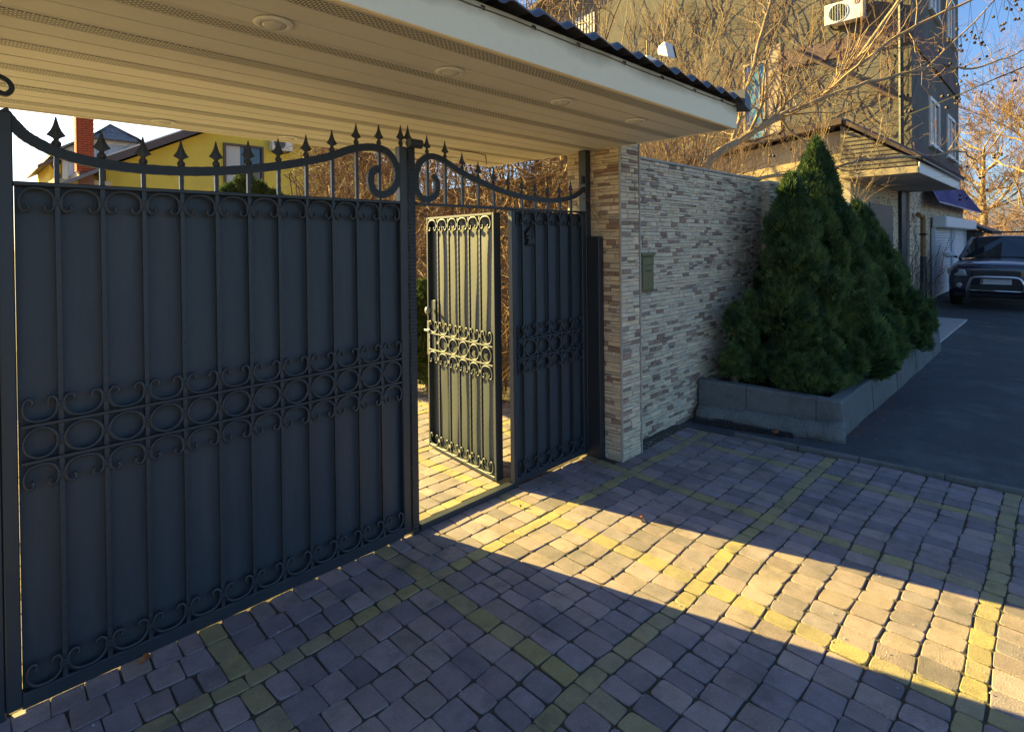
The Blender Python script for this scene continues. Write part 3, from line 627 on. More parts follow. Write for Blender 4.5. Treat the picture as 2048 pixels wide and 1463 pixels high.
A2, B2 = Vector((4.845, 2.46)), Vector((5.03, 1.66)); d2 = (B2 - A2); L2 = d2.length; d2.normalize(); n2 = Vector((d2.y, -d2.x))
def gbox(a, b2, c, d, z0, z1, name, mt):
    m = MB(); P = [A2 + d2 * a + n2 * c, A2 + d2 * b2 + n2 * c, A2 + d2 * b2 + n2 * d, A2 + d2 * a + n2 * d]
    m.loft([[(p.x, p.y, z) for p in P] for z in (z0, z1)]); return m.build(name, mt, gr)
gbox(0, L2, .035, .047, -.04, .016, 'side_rail', M['black']); gbox(0, L2, -.047, -.035, -.04, .016, 'side_rail', M['black'])
for i in range(26): gbox(i * L2 / 26 + .008, i * L2 / 26 + .024, -.034, .034, -.01, .012, 'slat', M['brownpaint'])

# ------------------------------------------------------------------ conifers
def spray(mb, p, d, s, rg):
    """flat fan of scale leaves growing along d"""
    d = d.normalized(); side = d.cross(Vector((rg.uniform(-1, 1), rg.uniform(-1, 1), rg.uniform(-1, 1))))
    if side.length < 1e-3: side = d.orthogonal()
    side.normalize(); nrm = d.cross(side); vs = [tuple(p)]; fs = []
    for a, l in ((-.85, .62), (-.45, .85), (0, 1), (.45, .85), (.85, .62)):
        e = d * math.cos(a) + side * math.sin(a); t = p + e * l * s + nrm * rg.uniform(-.1, .1) * s; w_ = side * math.cos(a) - d * math.sin(a); mid = p + e * l * s * .62
        k = len(vs); vs += [tuple(mid - w_ * s * .07), tuple(t), tuple(mid + w_ * s * .07)]; fs.append((0, k, k + 1, k + 2))
    mb.add(vs, fs)
def conifer(name, label, base, plumes, seed, mt, n_per=1.0, size=.06, trunk_h=1.5, group=None):
    rg = random.Random(seed); t = thing(name, label, 'shrub' if trunk_h < 1 else 'thuja', base, group); B0 = Vector(base)
    m = MB(); m.tube([base, (base[0] + .02, base[1], base[2] + trunk_h * .5), (base[0], base[1] + .02, base[2] + trunk_h)], [.05, .035, .01], 7)
    f = MB()
    for (px_, py_, pz, r, h) in plumes:
        c = Vector((px_, py_, pz)); m.tube([B0 + Vector((0, 0, max(.05, (pz - B0.z) * .55))), (c + B0 + Vector((0, 0, pz))) / 2, c], [.012, .009, .005], 4)
        n = int(880 * (r * h / .06) * n_per)
        for i in range(n):
            u = rg.random() ** .6; tt = rg.betavariate(1.5, 1.7); z = pz - h * .45 + tt * h; rr = r * (math.sin(math.pi * min(1, tt * .8 + .2)) ** .8) * (1 - .35 * tt) * (.35 + .75 * u) * (1 + .25 * mn.noise(Vector((px_ * 3 + tt * 5, py_ * 3, z * 4))))
            a = rg.uniform(0, 2 * math.pi); p = Vector((px_ + rr * math.cos(a), py_ + rr * math.sin(a), z))
            d = Vector((math.cos(a) * .8, math.sin(a) * .8, .75 + tt * .7)) + Vector((rg.uniform(-.5, .5), rg.uniform(-.5, .5), rg.uniform(-.5, .4)))
            spray(f, p, d, size * rg.uniform(.6, 1.65), rg)
    m.build('trunk', M['bark'], t); f.build('crown', mt, t, kind='stuff'); t.pop('kind', None)
    return t
def cone_plumes(cx, cy, z0, zt, r0, seed, n=60, flat=1.0, leader=True):
    rg = random.Random(seed); P = []
    for i in range(n):
        t = (i + .5) / n; z = z0 + (zt - z0) * (t ** 1.15) * .93; rr = r0 * (1 - t) ** .75 * rg.uniform(.55, 1.02); a = i * 2.4 + rg.uniform(-.4, .4)
        P.append((cx + rr * math.cos(a), cy + rr * math.sin(a) * flat, z, r0 * rg.uniform(.17, .28) * (1 - .45 * t), (zt - z0) * rg.uniform(.17, .27)))
    for i in range(n):
        t = rg.random() ** 1.3; z = z0 + (zt - z0) * t * .9; rr = r0 * (1 - t) ** .75 * rg.uniform(.95, 1.16); a = rg.uniform(0, 6.28)
        P.append((cx + rr * math.cos(a), cy + rr * math.sin(a) * flat, z + .08, rg.uniform(.045, .08), rg.uniform(.22, .42)))
    if leader: P.append((cx, cy, zt - .16, .11, .42)); P.append((cx + .02, cy, zt - .42, .18, .5)); P.append((cx - .02, cy, zt - .75, .26, .6))
    return P
conifer('thuja_tree', 'tall dark green thuja with pointed top, nearest in the planter', (6.55, 1.95, .2), cone_plumes(6.66, 1.95, .40, 2.58, .98, 3, 92, .66) + [(6.05, 2.0, 2.05, .15, .5), (6.05, 2.0, 1.8, .25, .55), (5.95, 1.95, 1.45, .32, .6), (5.75, 1.95, 1.0, .3, .6), (7.3, 1.75, .7, .3, .6), (7.6, 1.8, 1.1, .32, .6), (7.2, 1.9, 1.5, .28, .6), (7.5, 2.0, 1.6, .2, .5), (7.05, 1.6, .55, .28, .5)], 5, M['thuja'], 1.0, .062, 1.9, 'thuja trees in the planter')
conifer('thuja_tree', 'second thuja with sunlit yellow green tip, behind the tall one', (8.5, 1.95, .2), cone_plumes(8.35, 1.95, .4, 2.02, 1.08, 8, 76, .6), 9, M['thuja'], .8, .07, 1.6, 'thuja trees in the planter')
conifer('thuja_tree', 'low spreading thuja at the far end of the planter', (9.75, 1.9, .2), cone_plumes(9.75, 1.88, .35, 1.35, .72, 12, 26, .7), 13, M['thuja'], .7, .075, .9, 'thuja trees in the planter')
conifer('low_shrub', 'small evergreen tuft sprouting by the wall at the near planter end', (5.35, 2.3, .2), [(5.28, 2.26, .88, .10, .3), (5.40, 2.22, .72, .12, .28), (5.22, 2.25, .48, .14, .3), (5.45, 2.2, .42, .17, .32), (5.52, 2.2, .95, .12, .34)], 15, M['thuja'], 1.1, .05, .6)
conifer('low_shrub', 'low bushy evergreen growing over the planter corner', (5.6, 1.8, .2), [(5.45, 1.75, .4, .2, .34), (5.62, 1.66, .42, .22, .36), (5.6, 1.95, .5, .24, .4), (5.85, 1.62, .4, .2, .34), (6.05, 1.6, .42, .22, .36), (5.8, 1.85, .7, .28, .5)], 17, M['thuja'], 1.1, .05, .5)
# evergreen by the door in the yard, and a tip in front of the yellow house
conifer('boxwood_bush', 'rounded small leaved evergreen bush in the yard beside the open door', (3.8, 5.15, 0), [(3.75 + .38 * math.cos(i * 2.4) * (i % 3) / 2, 5.2 + .4 * math.sin(i * 2.4) * (i % 3) / 2, .25 + .05 * i, .30, .42) for i in range(16)], 19, M['box'], 1.0, .05, .7)
conifer('garden_thuja', 'bushy conifer top showing above the gate before the yellow house', (4.4, 12, 0), [(4.26, 12, 2.85, .2, .7), (3.95, 12, 2.55, .3, .6), (4.55, 12, 2.6, .3, .65), (4.85, 12, 2.5, .28, .6), (4.3, 12, 2.3, .45, .8), (3.7, 12, 2.4, .25, .5), (5.1, 12, 2.4, .2, .5)], 21, M['box'], .35, .1, 2.4)

# ------------------------------------------------------------------ bare twigs
def grow(br_, tw, p, d, L, r, depth, rg, wob=.25, up=.1, kids=3, nseg=5, minr=.0018, tn=3):
    pts = [p.copy()]; rs = [r]; d = d.normalized(); q = p.copy()
    for i in range(nseg):
        d = (d + Vector((rg.uniform(-wob, wob), rg.uniform(-wob, wob), rg.uniform(-wob, wob) + up * .3))).normalized(); q = q + d * (L / nseg); pts.append(q.copy()); rs.append(max(minr, r * (1 - .75 * (i + 1) / nseg)))
    (br_ if depth >= 2 else tw).tube(pts, rs, 6 if r > .02 else (4 if r > .008 else tn), False)
    if depth <= 0: return
    for k in range(kids):
        i = rg.randint(1, nseg); ax = Vector((rg.uniform(-1, 1), rg.uniform(-1, 1), rg.uniform(-.6, 1)))
        dd = ((pts[i] - pts[i - 1]).normalized() + ax * .75).normalized()
        grow(br_, tw, pts[i], dd, L * rg.uniform(.4, .65), max(minr, rs[i] * .62), depth - 1, rg, wob, up, kids, max(3, nseg - 1), minr, tn)
def along(br_, tw, P, r0, r1, rg, n_side, sideL, depth=1, sub=5, droop=0, up=.25, kids=3):
    q = [Vector(p) for p in smooth_path(P, sub)]; n = len(q)
    for i in range(1, n - 1): q[i] += Vector((rg.uniform(-1, 1), rg.uniform(-1, 1), rg.uniform(-1, 1))) * .018
    br_.tube(q, [r0 + (r1 - r0) * i / (n - 1) for i in range(n)], 7)
    for k in range(n_side):
        i = rg.randint(1, n - 1); t = (q[i] - q[i - 1]).normalized(); d = t * .7 + Vector((rg.uniform(-.7, .7), rg.uniform(-.7, .7), rg.uniform(-.5, .9) - droop))
        grow(br_, tw, q[i], d, sideL * rg.uniform(.5, 1.2), max(.003, (r0 + (r1 - r0) * i / n) * .4), depth, rg, .3, up, kids, 5)
    return q
# leaning tree behind the wall
rg = random.Random(40)
lt = thing('leaning_tree', 'bare tree leaning right over the wall with long fruiting branches', 'tree', (6.6, 3.55, 0))
tk, bk, tg = MB(), MB(), MB()
tk.tube(smooth_path([(6.6, 3.55, -.05), (6.8, 3.53, 1.2), (7.17, 3.5, 2.3)], 4), [.095 - .003 * i for i in range(9)], 9)
tips = []
tips += along(bk, tg, [(7.0, 3.5, 1.9), (7.2, 3.5, 2.62), (8.16, 3.4, 3.12), (9.49, 3.3, 3.66), (11.15, 3.1, 4.25), (12.7, 2.9, 5.28), (15.32, 2.7, 7.09), (16.49, 2.6, 8.13)], .066, .045, rg, 40, 1.2, 2)
tips += along(bk, tg, [(10.86, 3.1, 4.15), (12.6, 2.55, 5.3), (13.7, 2.0, 5.95), (14.2, 1.2, 6.35), (16.0, .7, 7.1)], .036, .016, rg, 26, 1.1, 2)
t3 = along(bk, tg, [(9.65, 3.2, 3.72), (10.83, 2.7, 4.22), (11.88, 2.1, 4.54), (13.17, 1.7, 4.89), (14.61, 1.4, 5.07), (15.53, 1.0, 5.36), (18.52, .75, 6.21)], .032, .013, rg, 26, 1.0, 2, droop=.15)
t4 = along(bk, tg, [(7.3, 3.5, 2.5), (8.3, 3.0, 2.55), (9.21, 2.5, 2.71), (9.72, 2.1, 2.85), (11.56, 1.7, 3.02), (13.06, 1.4, 3.24), (14.02, 1.2, 3.19), (16.6, .9, 4.2)], .03, .010, rg, 30, .9, 2)
t5 = along(bk, tg, [(8.0, 3.45, 3.05), (8.6, 3.4, 4.2), (9.3, 3.4, 5.4), (9.6, 3.3, 6.2)], .032, .02, rg, 24, 1.2, 2)
t6 = along(bk, tg, [(12.9, 1.9, 4.8), (14.0, 1.1, 6.0), (14.8, .6, 6.8)], .016, .008, rg, 12, 1.0, 1, droop=.6)
tk.build('trunk', M['bark'], lt, True); bk.build('branches', M['twig2'], lt, True); tg.build('crown', M['twig'], lt, kind='stuff')
fr = MB()
def ball(mb, c, r):
    L = []
    for j in range(1, 4): L.append([(c[0] + r * math.sin(j * math.pi / 4) * math.cos(k * math.pi / 3), c[1] + r * math.sin(j * math.pi / 4) * math.sin(k * math.pi / 3), c[2] + r * math.cos(j * math.pi / 4)) for k in range(6)])
    mb.loft(L)
for src in (t3, t3, t6, t6, t6, tips[-20:], tips[-60:-30], t4[-14:]):
    for k in range(8):
        p = rg.choice(src[len(src) // 3:]); l = rg.uniform(.15, .8); e = p + Vector((rg.uniform(-.25, .25), rg.uniform(-.2, .2), -l)); fr.tube([p, (p + e) / 2 + Vector((.03, 0, -.03)), e], .003, 3, False)
        for s in range(rg.randint(1, 3)): ball(fr, e + Vector((rg.uniform(-.07, .07), rg.uniform(-.07, .07), rg.uniform(-.06, .06))), rg.uniform(.022, .034))
fr.build('hanging_fruit', M['berry'], lt, kind='stuff')
# whippy shrubs and a creeper-laden tree behind wall and canopy
def whip_shrub(label, base, n, H, spread, seed, mt, lean=(0, 0), side=10, rad=.02, name='bare_shrub'):
    rg = random.Random(seed); t = thing(name, label, 'shrub', base, 'bare shrubs behind the wall'); st_, tw_ = MB(), MB()
    for i in range(n):
        a = rg.uniform(0, 6.28); b0 = Vector(base) + Vector((math.cos(a), math.sin(a), 0)) * rg.uniform(0, .35); h = H * rg.uniform(.6, 1.1)
        d = Vector((math.cos(a) * spread + lean[0] + rg.uniform(-.15, .15), math.sin(a) * spread + lean[1] + rg.uniform(-.15, .15), 1)); e = b0 + d * h; mid = (b0 + e) / 2 + Vector((rg.uniform(-.3, .3), rg.uniform(-.3, .3), .2))
        q = along(st_, tw_, [b0, b0 * .6 + mid * .4 + Vector((0, 0, .1)), mid, mid * .4 + e * .6 + Vector((rg.uniform(-.2, .2), rg.uniform(-.2, .2), 0)), e], rad * (rg.uniform(.5, 1.2) if i % 5 else 2.4), .005, rg, side, .8, 1, 4, kids=4)
    st_.build('stems', M['twig2'] if rg.random() < .5 else M['twig'], t); tw_.build('crown', mt, t, kind='stuff'); return t
whip_shrub('thicket of upright bare whips just right of the canopy roof, sunlit tan', (7.6, 5.2, 0), 17, 6.0, .22, 51, M['twig2'], (.05, 0), 30, .014)
whip_shrub('tall dense bare shrub rising behind the middle of the canopy roof', (6.6, 6.2, 0), 19, 7.2, .22, 52, M['twig'], (.05, 0), 32, .014)
whip_shrub('reddish brown bare bush against the gable end above the floodlight', (9.6, 7.2, 0), 15, 7.5, .2, 53, M['twig'], (0, 0), 30, .013)
whip_shrub('fine twigged bare bush between the wall top and the blue window', (9.2, 4.6, 0), 16, 4.2, .28, 54, M['twig'], (.12, -.05), 24, .010)
whip_shrub('low brown thicket filling the gap between pillar and leaning trunk', (6.2, 4.2, 0), 34, 2.9, .3, 55, M['twig'], (.15, 0), 30, .010)
whip_shrub('straggly bare bush arching over the cream lean-to wall', (10.6, 4.0, 0), 13, 3.7, .32, 56, M['twig2'], (.1, -.08), 22, .010)
whip_shrub('bare bush whose tips show at the top left of the roof edge', (5.2, 7.6, 0), 14, 8.2, .2, 57, M['twig'], (0, 0), 20, .013)
iv = thing('ivy_trunk', 'pale twisted trunk rising just behind the garden wall', 'tree', (6.35, 3.45, 0)); m = MB()
m.tube(smooth_path([(6.35, 3.45, 0), (6.38, 3.45, 1.5), (6.33, 3.5, 2.6), (6.2, 3.7, 3.3), (6.45, 3.9, 4.3)], 4), [.055 - .0028 * i for i in range(17)], 7); m.build('trunk', M['bark'], iv, True)
m = MB(); m.tube([(6.42 + .04 * math.cos(i * .8), 3.45 + .04 * math.sin(i * .8), i * .2) for i in range(13)], .014, 5); m.build('vine_stem', M['twig2'], iv, True)
# creeper hedge along the right side of the yard
rg = random.Random(61)
hd = thing('creeper_hedge', 'tangled brown leafless creeper hedge seen through and above the open doorway', 'hedge', (4.5, 6, 0)); a_, b_ = MB(), MB()
for i in range(8500):
    y = rg.uniform(3.05, 10.0); x = 4.05 + (y - 3) * .10 + rg.gauss(0, .16); z = rg.uniform(.25, 3.0 + .05 * y) if rg.random() < .75 else rg.uniform(2.2, 3.9 + .04 * y)
    p = Vector((x, y, z)); d = Vector((rg.gauss(-.25, .6), rg.gauss(0, .8), rg.gauss(-.05, .7))); L_ = rg.uniform(.25, .7); nn = 5; q = [p]
    for k in range(nn): d = (d.normalized() + Vector((rg.gauss(0, .35), rg.gauss(0, .35), rg.gauss(-.05, .35)))); q.append(q[-1] + d.normalized() * L_ / nn)
    (a_ if i % 3 else b_).tube(q, [rg.uniform(.0022, .005)] * nn + [.0015], 3, False)
for i in range(46):
    y = 3.2 + i * .18; x = 4.2 + (y - 3) * .10; a_.tube(smooth_path([(x, y, 0), (x + rg.uniform(-.2, .2), y + rg.uniform(-.3, .3), 1.2), (x + rg.uniform(-.2, .2), y + rg.uniform(-.4, .4), 2.5), (x - .2, y + rg.uniform(-.6, .6), 3.1)], 3), .012, 5)
a_.build('stems', M['twig'], hd, kind='stuff'); b_.build('pale_stems', M['twig2'], hd, kind='stuff')
for k in range(9):                                     # fence behind the creeper
    MB().tube([(4.45 + k * .1, 3.2 + k * 1.0, 0), (4.45 + k * .1, 3.2 + k * 1.0, 2.5)], .025, 6).build('fence_post', M['brownpaint'], hd)
m = MB(); m.add([(4.5, 3.0, 0), (5.4, 11.6, 0), (5.4, 11.6, 2.4), (4.5, 3.0, 2.4)], [(0, 1, 2, 3)]); m.add([(4.53, 3.0, 0), (5.43, 11.6, 0), (5.43, 11.6, 2.4), (4.53, 3.0, 2.4)], [(3, 2, 1, 0)]); m.build('fence_panel', M['brownpaint'], hd)
m = MB()
for k in range(7):
    q = [Vector((3.0 + rg.uniform(0, .5), 3.6 + rg.uniform(-.2, .3), 2.32 + rg.uniform(-.06, .02)))]
    d = Vector((rg.uniform(-.5, .5), rg.uniform(-.6, .3), rg.uniform(-.2, .1)))
    for s in range(6): d = d.normalized() + Vector((rg.gauss(0, .5), rg.gauss(0, .5), rg.gauss(-.05, .2))); q.append(q[-1] + d.normalized() * .1)
    m.tube([(min(p.x, 3.5), p.y, min(p.z, 2.35)) for p in q], [.004] * 6 + [.0015], 4, False)
tag(m.build('creeper_strand', M['twig'], None, at=(3.2, 3.6, 2.3)), 'loose dry creeper strand hanging under the rear soffit corner', 'creeper')
m = MB()
for P in ([(3.44, 2.60, 1.98), (3.47, 2.60, 1.93), (3.47, 2.58, 1.86), (3.50, 2.55, 1.80)], [(3.36, 2.61, 1.985), (3.45, 2.60, 1.96), (3.49, 2.57, 1.90)], [(3.45, 2.60, 2.02), (3.46, 2.6, 1.94), (3.505, 2.53, 1.83)]): m.tube(smooth_path(P, 4), .0022, 4)
tag(m.build('dry_tendril', M['twig'], None, at=(3.46, 2.6, 1.95)), 'thin dry tendril wound round the post by the pillar', 'tendril')

# ------------------------------------------------------------------ yellow house and neighbours beyond the yard
def window(parent, plane, a0, a1, z0, z1, c, fr=.06, dep=.08, mull=(), gl='wgl', trim='brownpaint', curtain=False, sgn=-1):
    """plane 'y': wall at y=c facing -y, a = x.  plane 'x': wall at x=c facing -x, a = y"""
    def bx(n, mt, par, p0, p1, q0, q1, d0, d1):
        return box(n, mt, par, p0, p1, c + d0, c + d1, q0, q1) if plane == 'y' else box(n, mt, par, c + d0, c + d1, p0, p1, q0, q1)
    wn = bx('window', M[gl], parent, a0 + fr, a1 - fr, z0 + fr, z1 - fr, -.012, .02)
    for p0, p1, q0, q1 in ((a0, a0 + fr, z0, z1), (a1 - fr, a1, z0, z1), (a0 + fr, a1 - fr, z0, z0 + fr), (a0 + fr, a1 - fr, z1 - fr, z1)): bx('frame', M[trim], wn, p0, p1, q0, q1, -dep, .02)
    for mx in mull: bx('mullion', M[trim], wn, mx - fr * .5, mx + fr * .5, z0 + fr, z1 - fr, -dep * .8, -.013)
    if curtain: bx('curtain', M['curtain'], wn, a0 + fr + .02, a0 + fr + (a1 - a0) * .36, z0 + fr, z1 - fr, -.016, -.013)
    bx('sill', M['white'], wn, a0 - .05, a1 + .05, z0 - .05, z0 - .002, -dep - .06, .01)
    return wn
yh = thing('yellow_house', 'yellow rendered house with sloping grey roof behind the gate', 'house', (8, 24, 0))
m = MB(); g = [(3.18, 0), (13.6, 0), (13.6, 4.0), (8.35, 6.65), (3.18, 4.0)]
m.loft([[(x, 20, z) for x, z in g], [(x, 27, z) for x, z in g]]).build('wall', M['yellow'], yh)
window(yh, 'y', 6.40, 7.70, 3.72, 5.10, 20, .07, .10, (7.12,), curtain=True)
window(yh, 'y', 9.4, 10.7, 1.6, 3.0, 20, .07, .10, (10.05,), curtain=True)
rf = MB().loft([[(8.35, 19.45, 6.72), (2.78, 19.45, 3.86), (2.78, 19.45, 4.06), (8.35, 19.45, 6.92), (13.9, 19.45, 4.06), (13.9, 19.45, 3.86)], [(8.35, 27.3, 6.72), (2.78, 27.3, 3.86), (2.78, 27.3, 4.06), (8.35, 27.3, 6.92), (13.9, 27.3, 4.06), (13.9, 27.3, 3.86)]]).build('roof', M['rooflite'], yh)
for s in (-1, 1):
    m = MB(); xe = 8.35 + s * 5.57; m.loft([[(8.35, 19.40, 6.70), (8.35, 19.40, 6.95), (8.35, 19.448, 6.95), (8.35, 19.448, 6.70)], [(xe, 19.40, 3.84), (xe, 19.40, 4.09), (xe, 19.448, 4.09), (xe, 19.448, 3.84)]]); m.build('barge_board', M['brownpaint'], rf)
    m = MB(); m.loft([[(8.35, 19.385, 6.93), (8.35, 19.385, 6.97), (8.35, 19.45, 6.97), (8.35, 19.45, 6.93)], [(xe, 19.385, 4.07), (xe, 19.385, 4.11), (xe, 19.45, 4.11), (xe, 19.45, 4.07)]]); m.build('edge_trim', M['white'], rf)
def aircon(label, plane, a0, a1, z0, z1, c, dep=.3, logo=False, flip=False):
    t = thing('air_conditioner', label, 'air conditioner', ((a0 + a1) / 2, c, z0) if plane == 'y' else (c, (a0 + a1) / 2, z0))
    P = (lambda a, d, z: (a, c + d, z)) if plane == 'y' else (lambda a, d, z: (c + d, a, z))
    def bx(n, mt, p0, p1, q0, q1, d0, d1, par=t, bv=.01): return box(n, mt, par, p0, p1, c + d0, c + d1, q0, q1, bv=bv) if plane == 'y' else box(n, mt, par, c + d0, c + d1, p0, p1, q0, q1, bv=bv)
    bx('case', M['white'], a0, a1, z0, z1, -.06 - dep, -.06, bv=.012)
    ac = a0 + (a1 - a0) * (.36 if not flip else .64); zc = (z0 + z1) / 2; r = (z1 - z0) * .42; f = -.06 - dep
    m = MB(); m.loft([[P(ac + r * math.cos(k * math.pi / 14), f - .003 - dd, zc + r * math.sin(k * math.pi / 14)) for k in range(28)] for dd in (0, .004)]); fo = m.build('fan_opening', M['fan'], t)
    for k in range(-3, 4):
        hh = math.sqrt(max(0, r * r - (k * r * .27) ** 2)); MB().tube([P(ac + k * r * .27, f - .011, zc - hh), P(ac + k * r * .27, f - .011, zc + hh)], .006, 4).build('guard_wire', M['collar'], fo)
    m = MB(); n = 28; m.loft([[P(ac + rr * math.cos(k * 2 * math.pi / n), f - dd, zc + rr * math.sin(k * 2 * math.pi / n)) for k in range(n)] for rr, dd in ((r * 1.06, 0), (r * 1.06, .012), (r * .98, .012), (r * .98, .0))], False); m.build('guard_rim', M['white'], t)
    for aa in (a0 + .12, a1 - .12): bx('bracket', M['black'], aa - .015, aa + .015, z0 - .05, z0 - .003, -.06 - dep, -.003, bv=.002)
    if logo:
        al = a0 + (a1 - a0) * (.84 if not flip else .16); zl = z0 + (z1 - z0) * .80; s = -1 if flip else 1; rr = (z1 - z0) * .125
        lg = MB().loft([[P(al + 1.05 * rr * math.cos(k * math.pi / 12), f - dd, zl + rr * math.sin(k * math.pi / 12)) for k in range(24)] for dd in (.001, .005)]).build('emblem', M['red'], t)
        def stroke(pts, w_): 
            m = MB(); m.tube([P(al + s * u * rr, f - .0062, zl + v * rr) for u, v in pts], w_, 4); m.build('emblem_stroke', M['white'], lg)
        stroke([(.72 * math.cos(a * .2618), .72 * math.sin(a * .2618)) for a in range(5, 25)], .006)
        stroke([(.72, 0), (.15, 0)], .006); stroke([(-.02, .45), (-.02, -.38), (.22, -.38)], .006); stroke([(-.42, .3), (-.40, .3)], .010)
    return t
aircon('white air conditioner high on the yellow house wall beside the window', 'y', 7.9, 8.62, 5.0, 5.5, 20)
# brick chimney house in front of the blue siding
nh = thing('chimney_annex', 'low annex with sunlit tiled roof and tall red brick chimney', 'annex', (2.6, 19.6, 0))
box('wall', M['cream'], nh, 1.9, 3.15, 19.0, 22.0, 0, 3.5)
MB().loft([[(1.3, 18.6, 2.95), (3.17, 18.6, 4.02), (3.17, 18.6, 3.92), (1.3, 18.6, 2.85)], [(1.3, 22.2, 2.95), (3.17, 22.2, 4.02), (3.17, 22.2, 3.92), (1.3, 22.2, 2.85)]]).build('roof', M['rooflite'], nh)
ch = box('chimney', M['mortar_l'], nh, 2.418, 2.742, 18.908, 19.292, 3.2, 6.0)
bme = {}
def brk(l, name, loc, rot=0):
    k = round(l, 3)
    if k not in bme: bme[k] = MB().bbox(-l / 2, l / 2, -.05, .008, -.0255, .0255, b=.004).mesh('brick', M['brick_r'])
    inst(bme[k], 'brick', ch, loc, (0, 0, rot))
for r in range(34):
    z = 3.75 + r * .0605; o = (r % 2)
    for l, xc in (((.165, 2.50), (.165, 2.672)) if o else ((.08, 2.457), (.165, 2.585), (.075, 2.711))): brk(l, 'brick', (xc - .002, 18.908, z))
    for l, yc in (((.19, 19.0), (.185, 19.195)) if o else ((.09, 18.955), (.19, 19.10), (.09, 19.245))): brk(l, 'brick', (2.418, yc, z), -math.pi / 2)
bh = thing('blue_siding_house', 'house with pale blue plank gable and grey tiled half hip behind the chimney', 'house', (3.9, 26, 0))
g = [(2.62, 0), (5.6, 0), (5.6, 4.9), (4.83, 5.46), (3.40, 5.46), (2.62, 5.0)]
m = MB(); m.loft([[(x, 24.02, z) for x, z in g], [(x, 29, z) for x, z in g]]).build('wall', M['siding'], bh)
for i in range(19):
    x = 2.62 + i * .157; zt = min(5.44, 5.0 + (x - 2.62) * .59 if x < 3.4 else (5.44 if x < 4.8 else 5.46 - (x - 4.83) * .7)); box('plank', M['siding'], bh, x + .004, x + .150, 23.99, 24.018, 2.5, zt - .03)
rf = MB().loft([[(2.35, 23.7, 4.78), (3.45, 23.7, 5.46), (4.05, 24.5, 6.0), (4.75, 23.7, 5.46), (5.9, 23.7, 4.7), (5.9, 23.7, 4.82), (4.75, 23.7, 5.58), (4.05, 24.5, 6.12), (3.45, 23.7, 5.58), (2.35, 23.7, 4.9)], [(2.35, 29, 4.78), (3.45, 29, 5.46), (4.05, 29, 6.0), (4.75, 29, 5.46), (5.9, 29, 4.7), (5.9, 29, 4.82), (4.75, 29, 5.58), (4.05, 29, 6.12), (3.45, 29, 5.58), (2.35, 29, 4.9)]]).build('roof', M['rooflite'], bh)
m = MB(); m.add([(3.42, 23.66, 5.44), (4.78, 23.66, 5.44), (4.06, 24.5, 6.04)], [(0, 1, 2)]); m.add([(3.42, 23.66, 5.40), (4.78, 23.66, 5.40), (4.06, 24.5, 6.0)], [(2, 1, 0)]); m.build('half_hip', M['rooflite'], rf)
for r, (n, z, xa, xb, yy) in enumerate(((7, 5.43, 3.46, 4.74, 23.64), (5, 5.58, 3.66, 4.5, 23.84), (3, 5.74, 3.84, 4.3, 24.04))):
    for i in range(n):
        xm = xa + (xb - xa) * (i + .5) / n; h = (xb - xa) / n * .5; m = MB(); m.loft([[(xm + h * .95 * math.cos(math.pi * k / 6), yy, z + .0 + h * .35 * math.sin(math.pi * k / 6) - .02) for k in range(7)], [(xm + h * .95 * math.cos(math.pi * k / 6), yy + .3, z + .2 + h * .35 * math.sin(math.pi * k / 6) - .02) for k in range(7)]]); m.build('roof_tile', M['rooflite'], rf)
box('white_frieze', M['white'], bh, 3.0, 5.1, 23.96, 23.988, 5.28, 5.42)
MB().loft([[(1.95, 23.6, 4.35), (2.62, 23.6, 4.78), (2.62, 23.6, 4.66), (1.95, 23.6, 4.25)], [(1.95, 28, 4.35), (2.62, 28, 4.78), (2.62, 28, 4.66), (1.95, 28, 4.25)]]).build('side_eave', M['brownpaint'], bh)
box('side_wall', M['yellow'], bh, 2.30, 2.60, 24.2, 28, 0, 4.5)
MB().tube([(2.28, 23.9, 4.5), (2.45, 23.95, 4.2), (2.55, 23.97, 4.1), (2.55, 23.97, 0)], .04, 6).build('downpipe', M['brownpaint'], bh)
MB().tube([(2.62, 22.5, 3.4), (4.6, 22.5, 5.5)], .008, 4).build('stay_wire', M['collar'], bh)

# ------------------------------------------------------------------ big building on the right and its annexes
bb = thing('apartment_building', 'tall dark stuccoed building with mauve bands overgrown by creeper', 'building', (21, 9, 0))
BX = 17.2; g = [(2.8, 0), (15.6, 0), (15.6, 10.9), (9.2, 13.3), (2.8, 10.9)]
m = MB(); m.loft([[(BX, y, z) for y, z in g], [(25.8, y, z) for y, z in g]]).build('wall', M['stucco'], bb)
rf = MB().loft([[(16.6, 2.3, 10.75), (16.6, 9.2, 13.35), (16.6, 16.3, 10.65), (16.6, 16.3, 10.85), (16.6, 9.2, 13.6), (16.6, 2.3, 10.95)], [(26.4, 2.3, 10.75), (26.4, 9.2, 13.35), (26.4, 16.3, 10.65), (26.4, 16.3, 10.85), (26.4, 9.2, 13.6), (26.4, 2.3, 10.95)]]).build('roof', M['mauve'], bb)
window(bb, 'x', 6.36, 7.04, 4.65, 7.0, BX, .06, .05, (), 'wglb', 'trimpale')
box('window_surround', M['trimpale'], bb, BX - .03, BX - .002, 5.95, 6.35, 4.4, 7.4)
box('band', M['mauve'], bb, BX - .05, BX - .002, 2.82, 6.0, 6.62, 7.12); box('band', M['mauve'], bb, BX + .002, 25.79, 2.75, 2.798, 3.3, 4.08)
box('band', M['mauve'], bb, BX + .002, 25.79, 2.75, 2.798, 6.62, 7.12)
